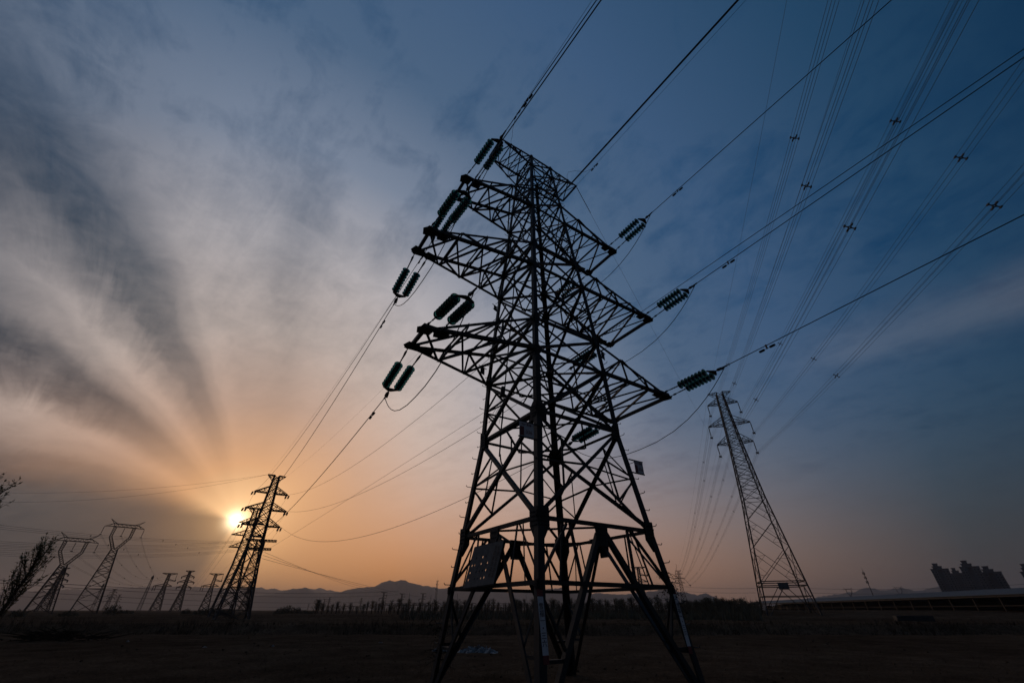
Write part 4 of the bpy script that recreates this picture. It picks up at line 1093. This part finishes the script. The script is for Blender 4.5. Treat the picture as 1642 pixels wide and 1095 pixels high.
# low wires at the right horizon
for k, (y0, y1) in enumerate(((934, 943), (941, 950))):
    wire('power_conductor', f'{("upper", "lower")[k]} of two low wires between the far pylon and the tall right tower', 'cable', sagline(at(1024, y0 - 8, 330), at(1212, y1, 125), 1.8, 20), .03, None, (), 4)
    wire('power_conductor', f'{("upper", "lower")[k]} of two low wires passing behind the tower blocks at the right', 'cable', sagline(at(1295, 943 + 7 * k, 300), at(1760, 927 + 8 * k, 330), 1.8, 20), .05, None, (), 4)

# ------------------------------------------------------------------ substation gantries
def gantry(label, x0, x1, ytop, d_, rods):
    a, b_ = at(x0, ytop, d_), at(x1, ytop, d_ * 1.02); H_ = a.z
    t = thing('substation_gantry', label, 'gantry', (a.x, a.y, 0), 0, 'substation gantries')
    dx_ = Vector((b_.x - a.x, b_.y - a.y, 0)); n = max(2, int(dx_.length / 14)); dn = Vector((-dx_.y, dx_.x, 0)).normalized()
    for k in range(n + 1):
        mb = MB(); p = dx_ * (k / n)
        for s_ in (-1, 1): mb.bar(p + dn * (s_ * 1.1), p + Vector((0, 0, H_)), .28)
        if rods and k % 2 == 0: mb.bar(p + Vector((0, 0, H_)), p + Vector((0, 0, H_ + 5)), .14)
        mb.build('post', FS, t)
    for k in range(n):
        mb = MB(); p, q = dx_ * (k / n) + Vector((0, 0, H_)), dx_ * ((k + 1) / n) + Vector((0, 0, H_))
        for s_ in (-1, 1):
            for zz in (0, -1.1): mb.bar(p + dn * s_ * .5 + Vector((0, 0, zz)), q + dn * s_ * .5 + Vector((0, 0, zz)), .16)
            for j in range(8): mb.bar(lerp(p, q, j / 8) + dn * s_ * .5 + Vector((0, 0, -1.1 * (j % 2))), lerp(p, q, (j + 1) / 8) + dn * s_ * .5 + Vector((0, 0, -1.1 * ((j + 1) % 2))), .12)
        mb.build('beam', FS, t)
        for j in range(3):
            mb = MB(); c = lerp(p, q, .25 + .25 * j); mb.lathe([(0, .06), (.2, .2), (1.8, .2), (2.0, .06)], c + Vector((0, 0, -1.1)), (0, 0, -1), 6); mb.build('insulator_rod', M['composite'], t)
    return t
for lab, x0, x1, yt, d_, rd in (('steel substation gantry row before the mountains, left group by the pylon pair', 520, 612, 971, 360, False), ('steel substation gantry row below the second summit', 618, 690, 967, 330, True), ('long steel substation gantry row left of the near tower', 655, 770, 966, 300, True),
    ('long steel substation gantry row seen through the near tower base', 770, 880, 967, 330, True), ('steel substation gantry row seen right of the near leg', 875, 990, 968, 320, True), ('lower steel substation gantry row further back behind the near tower', 700, 930, 973, 420, False)):
    gantry(lab, x0, x1, yt, d_, rd)

# ------------------------------------------------------------------ buildings
def tower_block(label, xl, xr, ytop, d_, step):
    """a slab block of flats between two pixel bearings, with a stepped crown; ytop is its main roof line"""
    bl, br_ = bearing(xl, ytop), bearing(xr, ytop); bc = (bl + br_) / 2
    W = 2 * d_ * math.tan((br_ - bl) / 2); H_ = at((xl + xr) / 2, ytop, d_).z
    t = thing('apartment_block', label, 'building', (math.sin(bc) * d_, math.cos(bc) * d_, 0), -bc, 'tower blocks on the right')
    D_ = 17
    for x0, x1, f_ in ((-.5, -.14, 0), (-.14, .10, 2.4), (.10, .5, .4)):
        mb = MB(); mb.box((x0 * W, f_, 0), (x1 * W, D_, H_))
        mb.build('wall', M['tower_wall'], t)
    for x0, x1 in ((-.46, -.36), (-.30, -.20), (.16, .26), (.34, .44)):
        f_ = 0 if x0 < 0 else .4
        mb = MB()
        nfl = int(H_ / 3)
        for k in range(1, nfl): mb.box((x0 * W, f_ - 1.1, k * 3), (x1 * W, f_ - .003, k * 3 + 1.1))
        mb.build('balcony_stack', M['tower_wall'], t)
        mb = MB()
        for k in range(1, nfl): mb.box((x0 * W + .4, f_ - .04, k * 3 + 1.15), (x1 * W - .4, f_ - .005, k * 3 + 2.7))
        mb.build('window_column', M['window'], t)
    mb = MB(); mb.box((-.5 * W - .4, -.5, H_ + .01), (.5 * W + .4, D_ + .4, H_ + 1.0)); mb.build('parapet', M['tower_wall'], t)
    mb = MB(); mb.box((-.34 * W, 2, H_ + 1.01), (.18 * W, D_ - 2, H_ + step * .5)); mb.box((-.37 * W, 1.5, H_ + step * .5), (.21 * W, D_ - 1.5, H_ + step * .5 + .8)); mb.build('roof_house', M['tower_wall'], t)
    mb = MB(); mb.box((-.26 * W, 4, H_ + step * .5 + .81), (.02 * W, D_ - 4, H_ + step)); mb.box((-.29 * W, 3.5, H_ + step), (.05 * W, D_ - 3.5, H_ + step + .9)); mb.build('roof_crown', M['tower_wall'], t)
    return t
for lab, xl, xr, yt, d_, st in (('dark tower block, leftmost of the cluster with stepped roof', 1492, 1521, 912.5, 900, 7), ('lower dark tower block tucked between the left and the tallest blocks', 1524.5, 1546, 919.5, 960, 7), ('tallest dark tower block in the middle of the cluster', 1538, 1570.5, 909, 880, 7.5),
    ('dark tower block, rightmost of the cluster with stepped roof', 1571.5, 1606, 917.5, 900, 7), ('dark tower block cut off by the right edge', 1636, 1668, 917, 900, 9)):
    tower_block(lab, xl, xr, yt, d_, st)
# long open shed
pA_, pB_ = at(1195, 967.5, 285), at(1642, 952.5, 134)
dirs = Vector((pB_.x - pA_.x, pB_.y - pA_.y, 0)); Ls = dirs.length * 1.18; dirs.normalize(); back = Vector((-dirs.y, dirs.x, 0))
if back.dot(Vector((pB_.x, pB_.y, 0))) < 0: back = -back
zb, ze_, zr = .9, 4.15, 5.5
sh = thing('open_shed', 'long low open-sided shed with pale roof along the right horizon', 'shed', (pA_.x, pA_.y, 0), math.atan2(dirs.y, dirs.x))
sb = 1 if Vector((-dirs.y, dirs.x, 0)).dot(back) > 0 else -1
mb = MB(); n = 30
for k in range(n):
    x0, x1 = Ls * k / n, Ls * (k + 1) / n
    mb.slab([(x0, -.6 * sb, ze_), (x1, -.6 * sb, ze_), (x1, 9 * sb, zr), (x0, 9 * sb, zr)], (0, -.15 * sb, 1), .12)
    mb.slab([(x0, 9 * sb, zr), (x1, 9 * sb, zr), (x1, 18.6 * sb, ze_), (x0, 18.6 * sb, ze_)], (0, .15 * sb, 1), .12)
mb.build('roof', M['roofm'], sh)
mb = MB(); mb.box((0, min(15 * sb, 15.2 * sb), 0), (Ls, max(15 * sb, 15.2 * sb), ze_ - .1)); mb.build('back_wall', M['shadew'], sh)
mb = MB(); mb.bar((0, -.5 * sb, ze_ - .25), (Ls, -.5 * sb, ze_ - .25), .22, .12); mb.build('eaves_gutter', M['shedm'], sh)
mb = MB(); mb.bar((0, 0, 2.3), (Ls, 0, 2.3), .12); mb.build('front_rail', M['shedm'], sh)
for k in range(29):
    mb = MB(); x = 2 + Ls * k / 28.5; mb.bar((x, 0, 0), (x, 0, ze_ - .3), .22)
    mb.bar((x, 0, ze_ - .35), (x, 9 * sb, zr - .25), .14); mb.build('post', M['shedm'], sh)
for k, x in enumerate((22, 30, 38, 46)):
    t = thing('round_bale', f'pale round bale stored in the left end of the open shed, {("first", "second", "third", "fourth")[k]} from its end', 'bale', sh.matrix_world @ Vector((x, 4 * sb, 1.2)) if False else Vector((pA_.x, pA_.y, 0)) + dirs * x + back * 4 + Vector((0, 0, 1.0)), math.atan2(dirs.y, dirs.x), 'pale bales in the shed')
    mb = MB(); mb.lathe([(0, .2), (.02, 1.2), (2.6, 1.25), (2.62, .2)], (-1.3, 0, 1.2), (1, 0, 0), 14); mb.build('bale_body', M['concrete'], t)
cb = thing('concrete_trough', 'low pale concrete trough on the ground before the shed', 'trough', at(1462, 985, 80) * 1.0, R(-20))
cb.location.z = ground_z(cb.location.x, cb.location.y)
mb = MB(); mb.box((-1.9, -.6, -.3), (1.9, -.42, .55)); mb.box((-1.9, .42, -.3), (1.9, .6, .55)); mb.box((-1.9, -.419, -.3), (-1.75, .419, .54)); mb.box((1.75, -.419, -.3), (1.9, .419, .54)); mb.build('trough_wall', M['concrete'], cb)

# ------------------------------------------------------------------ trees and ground cover
def grow(mbt, mbl, p, d, L, r_, depth, rnd, up=.35, leaf=.05, nleaf=7):
    pts = [p]; q = p; dd = d.copy(); n = 5
    for i in range(n):
        dd = (dd + Vector((rnd.uniform(-.16, .16), rnd.uniform(-.16, .16), rnd.uniform(-.05, .12) + up * .12))).normalized()
        q = q + dd * (L / n); pts.append(q)
    mbt.tube(pts, [r_ * (1 - .13 * i) for i in range(n + 1)], 4 if depth else 4, False)
    if depth == 0 or L < .9:
        for i in range(nleaf):
            t_ = rnd.uniform(.15, 1); k = min(n - 1, int(t_ * n)); o = lerp(pts[k], pts[k + 1], t_ * n - k)
            a = Vector((rnd.uniform(-1, 1), rnd.uniform(-1, 1), rnd.uniform(-.2, .9))).normalized(); b_ = dd.cross(a).normalized()
            l_ = leaf * rnd.uniform(.6, 1.5)
            mbl.add([o, o + a * l_ * .5 + b_ * l_ * .22, o + a * l_ * 1.2, o + a * l_ * .5 - b_ * l_ * .22], [(0, 1, 2, 3)])
    if depth > 0:
        nb_ = {3: 9, 2: 7, 1: 6}[depth]
        for i in range(nb_):
            t_ = .25 + .75 * (i + rnd.random()) / nb_; k = min(n - 1, int(t_ * n)); o = lerp(pts[k], pts[k + 1], t_ * n - k)
            a = rnd.uniform(0, 6.28); side = Vector((math.cos(a), math.sin(a), 0)); side = (side - dd * side.dot(dd)).normalized()
            nd = (dd * rnd.uniform(.55, .95) + side * rnd.uniform(.45, .8) + Vector((0, 0, up))).normalized()
            grow(mbt, mbl, o, nd, L * rnd.uniform(.34, .52) * (1.15 - .4 * t_), r_ * .42, depth - 1, rnd, up, leaf, nleaf)
def young_tree(label, loc, H_, lean, seed, spread=.35):
    rnd = random.Random(seed); t = thing('young_tree', label, 'tree', loc, 0)
    mbt, mbl = MB(), MB(); d = Vector((lean[0], lean[1], 1)).normalized(); p = Vector((0, 0, -.2)); pts = []
    for i in range(9): pts.append(p); p = p + d * (H_ / 8); d = (d + Vector((rnd.uniform(-.05, .05), rnd.uniform(-.05, .05), 0))).normalized()
    mbt.tube(pts, [.085 * (1 - .1 * i) + .006 for i in range(9)], 7)
    trunk = mbt.build('trunk', M['bark'], t); mbb = MB()
    for i in range(44):
        t_ = .24 + .75 * i / 44; k = min(7, int(t_ * 8)); o = lerp(pts[k], pts[k + 1], t_ * 8 - k)
        a = i * 2.4 + rnd.uniform(-.4, .4); nd = Vector((math.cos(a) * spread * 2.0, math.sin(a) * spread * 2.0, 1.0)).normalized()
        grow(mbb, mbl, o, nd, H_ * (.30 - .17 * abs(t_ - .45)) * rnd.uniform(.75, 1.2), .018, 1, rnd, .45, .085, 9)
    mbb.build('branches', M['bark'], trunk)
    mbl.build('crown', M['twig'], t)
    return t
b0 = at(-12, 992, 27)
young_tree('leaning young tree with feathery upright shoots at the left edge, trunk in view', (b0.x, b0.y, ground_z(b0.x, b0.y)), 3.6, (.14, -.05), 11, .23)
b1 = at(-178, 985, 24)
young_tree('taller young tree reaching in from the left edge, only its leafy tip in view', (b1.x, b1.y, 0), 4.95, (.05, 0), 23, .30)

def poplar_proto(seed, H_, wd, dens):
    rnd = random.Random(seed); mbt, mbl = MB(), MB()
    mbt.tube([(0, 0, -.3), (.05, 0, H_ * .4), (.02, .04, H_ * .8), (0, 0, H_ * .98)], [.11, .08, .04, .012], 5)
    for i in range(34):
        t_ = .06 + .8 * rnd.random(); a = rnd.uniform(0, 6.28); L = H_ * .30 * (1.1 - t_ * .7)
        o = Vector((0, 0, H_ * t_)); e_ = o + Vector((math.cos(a) * wd * rnd.uniform(.5, 1) * (1.05 - .75 * t_), math.sin(a) * wd * rnd.uniform(.5, 1) * (1.05 - .75 * t_), L))
        mbt.tube([o, lerp(o, e_, .5) + Vector((0, 0, -L * .08)), e_], [.03, .02, .008], 4, False)
        for k in range(dens):
            q = lerp(o, e_, rnd.uniform(.2, 1.1)) + Vector((rnd.gauss(0, .13), rnd.gauss(0, .13), rnd.gauss(0, .2)))
            u_ = Vector((rnd.uniform(-.4, .4), rnd.uniform(-.4, .4), 1)).normalized(); s_ = Vector((rnd.uniform(-1, 1), rnd.uniform(-1, 1), 0)).normalized()
            l_ = rnd.uniform(.15, .5); mbl.add([q, q + u_ * l_ * .5 + s_ * .028, q + u_ * l_, q + u_ * l_ * .5 - s_ * .028], [(0, 1, 2, 3)])
    return mbt.mesh('trunk', M['bark']), mbl.mesh('crown', M['shrub'])
PROTO = [poplar_proto(s_, 5.0, w_, d_) for s_, w_, d_ in ((1, .65, 13), (2, .95, 17), (3, .5, 10), (4, 1.2, 20), (5, .8, 15))]
def far_tree(x, ytop, d_, kind, k):
    p = at(x, ytop, d_); z0 = ground_z(p.x, p.y); H_ = max(1.5, p.z - z0)
    t = thing('bare_tree', TREE_LABEL(x, k), 'tree', (p.x, p.y, z0), k * 1.7, 'thin trees along the horizon')
    t.scale = (H_ / 5 * random.uniform(1.5, 3.2),) * 2 + (H_ / 5,)
    for nm, me in zip(('trunk', 'crown'), PROTO[kind]):
        o = bpy.data.objects.new(nm, me); C.objects.link(o); o.parent = t
    return t
def TREE_LABEL(x, k):
    if x < 620: return 'thin bare tree in the dark row below the left flank of the mountain'
    if x < 720: return 'thin bare tree in the row below the highest summits'
    if x < 870: return 'thin bare tree among the gantries, seen left of the near leg'
    if x < 1080: return 'thin bare tree in the row seen right of the near leg'
    return 'bushy tree in the dark clump left of the tall right tower'
rt = random.Random(42); k = 0
for x0, x1, n, yt, yv, d0, d1 in ((506, 620, 18, 969, 8, 150, 210), (620, 720, 24, 968, 8, 140, 200), (720, 870, 44, 966, 7, 120, 190), (870, 1090, 64, 964, 7, 105, 170), (1085, 1218, 66, 965, 4, 90, 150)):
    for i in range(n):
        x = x0 + (x1 - x0) * (i + rt.random()) / n
        far_tree(x, yt + rt.uniform(-yv, yv) - (3 if (x > 1125 and x < 1190) else 0), rt.uniform(d0, d1), rt.choice((1, 3, 4)) if x > 1090 else rt.randrange(5), k); k += 1
def bush_mesh(seed, w_, h_, n, mtl):
    rnd = random.Random(seed); mb = MB()
    for i in range(n):
        a = rnd.uniform(0, 6.28); r_ = math.sqrt(rnd.random()) * w_; o = Vector((math.cos(a) * r_, math.sin(a) * r_ * .8, rnd.random() ** 1.3 * h_ * (1 - (r_ / w_) ** 2 * .6)))
        u_ = Vector((rnd.uniform(-.7, .7), rnd.uniform(-.7, .7), 1)).normalized(); s_ = u_.cross(Vector((rnd.uniform(-1, 1), rnd.uniform(-1, 1), .1))).normalized(); l_ = rnd.uniform(.15, .4)
        mb.add([o, o + u_ * l_ * .5 + s_ * .05, o + u_ * l_, o + u_ * l_ * .5 - s_ * .05], [(0, 1, 2, 3)])
    return mb.mesh('foliage', mtl)
BUSH = [bush_mesh(31, 1.0, 1.2, 420, M['shrub']), bush_mesh(32, 1.3, .9, 420, M['shrub'])]
for k, (x, y, d_, s_) in enumerate(((186, 969, 170, 2.6), (205, 976, 190, 2.0), (300, 976, 170, 2.0), (325, 974, 160, 2.2), (342, 972, 150, 2.4), (365, 974, 150, 2.2), (455, 973, 200, 3.0), (466, 968, 200, 2.4), (478, 974, 210, 2.6), (489, 976, 190, 2.2), (447, 977, 180, 1.9), (500, 977, 180, 2.2), (30, 982, 120, 1.6), (112, 980, 130, 1.6))):
    p = at(x, y, d_); z0 = ground_z(p.x, p.y); o = bpy.data.objects.new('bush', BUSH[k % 2]); C.objects.link(o)
    o.location = (p.x, p.y, z0 - .1); sc_ = max(.8, (p.z - z0)) / 1.15; o.scale = (s_ * .8, s_ * .8, max(sc_, .9)); o.rotation_euler = (0, 0, k)
    tag(o, 'low dark bush on the far edge of the field ' + ('left of the sun' if x < 400 else 'right of the sun'), 'bush', 'low bushes on the field edge')
# dry weeds on the cut bank and stubble over the field
def scatter(name, n, fn, mtl, seed):
    rnd = random.Random(seed); mb = MB()
    for i in range(n):
        x, y, h, w_ = fn(rnd); z = ground_z(x, y) - .02
        for q in range(3):
            a = rnd.uniform(0, 6.28); o = Vector((x + rnd.uniform(-.06, .06), y + rnd.uniform(-.06, .06), z)); hh = h * rnd.uniform(.5, 1.2)
            l_ = Vector((math.cos(a) * hh * .4, math.sin(a) * hh * .4, hh)); s_ = Vector((-math.sin(a), math.cos(a), 0)) * w_
            mb.add([o - s_, o + s_, o + l_ * .6 + s_ * .5 - Vector((0, 0, 0)), o + l_], [(0, 1, 2, 3)])
    o = mb.build(name, mtl); o['kind'] = 'stuff'; return o
def f_field(r_):
    a = R(r_.uniform(-58, 58)); d_ = 9 + 36 * r_.random() ** 1.2; x, y = math.sin(a) * d_ / math.cos(a) * .9, d_
    return x, y, r_.uniform(.03, .11), .006
def f_bank(r_):
    x = r_.uniform(-75, 85); y = 43.4 - .8 * wob(x * .7, 3.0) + r_.gauss(0, 1.1)
    return x, y, r_.uniform(.12, .55) * (1.0 + .5 * math.sin(x * .4)), .012
def f_far(r_):
    x = r_.uniform(-110, 110); y = r_.uniform(46, 120)
    return x, y, r_.uniform(.08, .3), .014
def f_under(r_):
    x = 640 + 580 * r_.random() ** .8; d_ = r_.uniform(62, 165); p = at(x, 980, d_)
    return p.x, p.y, (.95 + .55 * math.sin(x * .037 + d_ * .3) + .55 * math.sin(x * .16 + d_ * .05) + .4 * math.sin(x * .41) + (.5 if x > 1085 else 0)) * r_.uniform(.5, 1.15), .035
scatter('undergrowth', 9000, f_under, M['shrub'], 17)
scatter('dry_grass', 15000, f_field, M['grass'], 1)
scatter('dry_weeds', 7000, f_bank, M['dry'], 2)
scatter('stubble', 7000, f_far, M['grass'], 3)
# clods, litter and dumped plastic
rc = random.Random(8)
def clod_mesh(seed):
    rnd = random.Random(seed); mb = MB(); n = 7
    rows = [(-.3, .7), (.1, 1.0), (.45, .75), (.62, .2)]
    for z, r_ in rows:
        for j in range(n): a = 6.283 * j / n; rr = r_ * rnd.uniform(.75, 1.2); mb.v.append((math.cos(a) * rr, math.sin(a) * rr, z + rnd.uniform(-.1, .1)))
    for i in range(3):
        for j in range(n): mb.f.append((i * n + j, i * n + (j + 1) % n, (i + 1) * n + (j + 1) % n, (i + 1) * n + j))
    mb.f.append(tuple(range(3 * n, 4 * n))); return mb.mesh('clod', M['soil'])
CL = MB()
for k in range(260):
    a = R(rc.uniform(-56, 56)); d_ = 11 + 30 * rc.random(); x, y = math.tan(a) * d_ * .9, d_; z = ground_z(x, y); s_ = rc.uniform(.012, .045) * (1 + d_ / 40)
    n = 6
    vs = [(x + math.cos(1.047 * j) * s_ * rc.uniform(.7, 1.2), y + math.sin(1.047 * j) * s_ * rc.uniform(.7, 1.2), z - .02) for j in range(n)] + [(x + math.cos(1.047 * j) * s_ * .6, y + math.sin(1.047 * j) * s_ * .6, z + s_ * rc.uniform(.4, .8)) for j in range(n)]
    CL.add(vs, [(j, (j + 1) % n, n + (j + 1) % n, n + j) for j in range(n)] + [tuple(range(n, 2 * n))])
o = CL.build('soil_clods', M['soil']); o['kind'] = 'stuff'
def crumple(w_, h_, seed, n=26):
    rnd = random.Random(seed); mb = MB()
    for i in range(n + 1):
        for j in range(n + 1):
            x, y = (i / n - .5) * w_, (j / n - .5) * w_ * .55; e_ = max(0, 1 - (abs(i / n - .5) * 2) ** 2) * max(0, 1 - (abs(j / n - .5) * 2) ** 2)
            mb.v.append((x + rnd.uniform(-.04, .04) * w_ / 2, y + rnd.uniform(-.04, .04) * w_ / 2, -.05 + e_ * h_ * (.55 + .5 * math.sin(i * .9 + j * .5 + seed) * math.sin(j * 1.1 - i * .35) + .35 * rnd.random()) * (1 if rnd.random() > .12 else .35)))
    for i in range(n):
        for j in range(n): k = i * (n + 1) + j; mb.f += [(k, k + n + 1, k + n + 2), (k, k + n + 2, k + 1)]
    return mb
for lab, x, y, w_, h_, sd in (('heap of crumpled white plastic sheeting on the ground left of the near leg', 766, 1043, 2.1, .26, 4), ('smaller heap of crumpled pale sheeting by the left foot of the near tower', 706, 1041, .9, .2, 5)):
    p = EYE + ray(x, y) * (-1.55 / ray(x, y).z); o = crumple(w_, h_, sd).build('plastic_sheet', M['plastic'], None, (p.x, p.y, ground_z(p.x, p.y))); tag(o, lab, 'rubbish')
for lab, x, y, w_ in (('pale scrap of paper on the soil right of the brush pile', 205, 1028, .30), ('pale crumpled bag on the soil left of the middle', 328, 1038, .34), ('pale crumpled bag on the soil below the sun tower', 437, 1037, .30), ('pale scraps caught in weeds left of the plastic heap', 610, 1030, .34),
    ('small white scrap on the soil behind the near tower', 991, 1064, .13), ('pale lump resting between the feet of the near tower', 925, 1064, .16), ('small pale scrap on the far brown field', 145, 1025, .3)):
    p = EYE + ray(x, y) * (-1.58 / ray(x, y).z); o = crumple(w_, w_ * .4, int(x), 6).build('paper_scrap', M['litterm'], None, (p.x, p.y, ground_z(p.x, p.y))); tag(o, lab, 'rubbish')
mb = MB(); rb = random.Random(12); p = EYE + ray(85, 1024) * (-1.5 / ray(85, 1024).z)
for k in range(170):
    o = Vector((max(-3, min(3, rb.gauss(0, 1.5))), max(-1.3, min(1.3, rb.gauss(0, .7))), 0)); o.z = .05 + .45 * math.exp(-(o.x / 2.2) ** 2 - (o.y / .9) ** 2) * rb.random(); a = rb.uniform(0, 6.28); l_ = rb.uniform(.4, 1.3)
    mb.tube([o, o + Vector((math.cos(a) * l_, math.sin(a) * l_, rb.uniform(-.1, .3)))], [.03, .012], 4)
tag(mb.build('brush_pile', M['dry'], None, (p.x, p.y, ground_z(p.x, p.y))), 'low pile of cut branches lying on the field at the left', 'brush pile')
# a worn track curving over the field
mb = MB(); pp = []
for x, y in ((20, 1046), (120, 1039), (200, 1035), (280, 1032.6), (350, 1033)):
    r_ = ray(x, y); q = EYE + r_ * (-1.6 / r_.z); pp.append(q)
path = []
for i in range(len(pp) - 1):
    for j in range(14): path.append(lerp(pp[i], pp[i + 1], j / 14))
for i, q in enumerate(path):
    d_ = (path[min(i + 1, len(path) - 1)] - path[max(i - 1, 0)]).normalized(); s_ = Vector((-d_.y, d_.x, 0)) * (.16 + .05 * math.sin(i * 1.7))
    for e_ in (-1, 1): v_ = q + s_ * e_; mb.v.append((v_.x, v_.y, ground_z(v_.x, v_.y) + .03))
mb.f = [(2 * i, 2 * i + 2, 2 * i + 3, 2 * i + 1) for i in range(len(path) - 1)]
o = structure('footpath', mb, M['grass'])

# ------------------------------------------------------------------ haze
hm = bpy.data.materials.new('haze_air'); hm.use_nodes = True; ht = hm.node_tree; ht.nodes.clear()
pv = ht.nodes.new('ShaderNodeVolumePrincipled'); pv.inputs['Color'].default_value = (.80, .75, .74, 1); pv.inputs['Density'].default_value = 1.3e-4; pv.inputs['Anisotropy'].default_value = .42
ho = ht.nodes.new('ShaderNodeOutputMaterial'); ht.links.new(pv.outputs[0], ho.inputs['Volume'])
mb = MB(); mb.box((-9200, -9200, -3), (9200, 9200, 345)); hz_ = mb.build('haze', hm); hz_['kind'] = 'stuff'
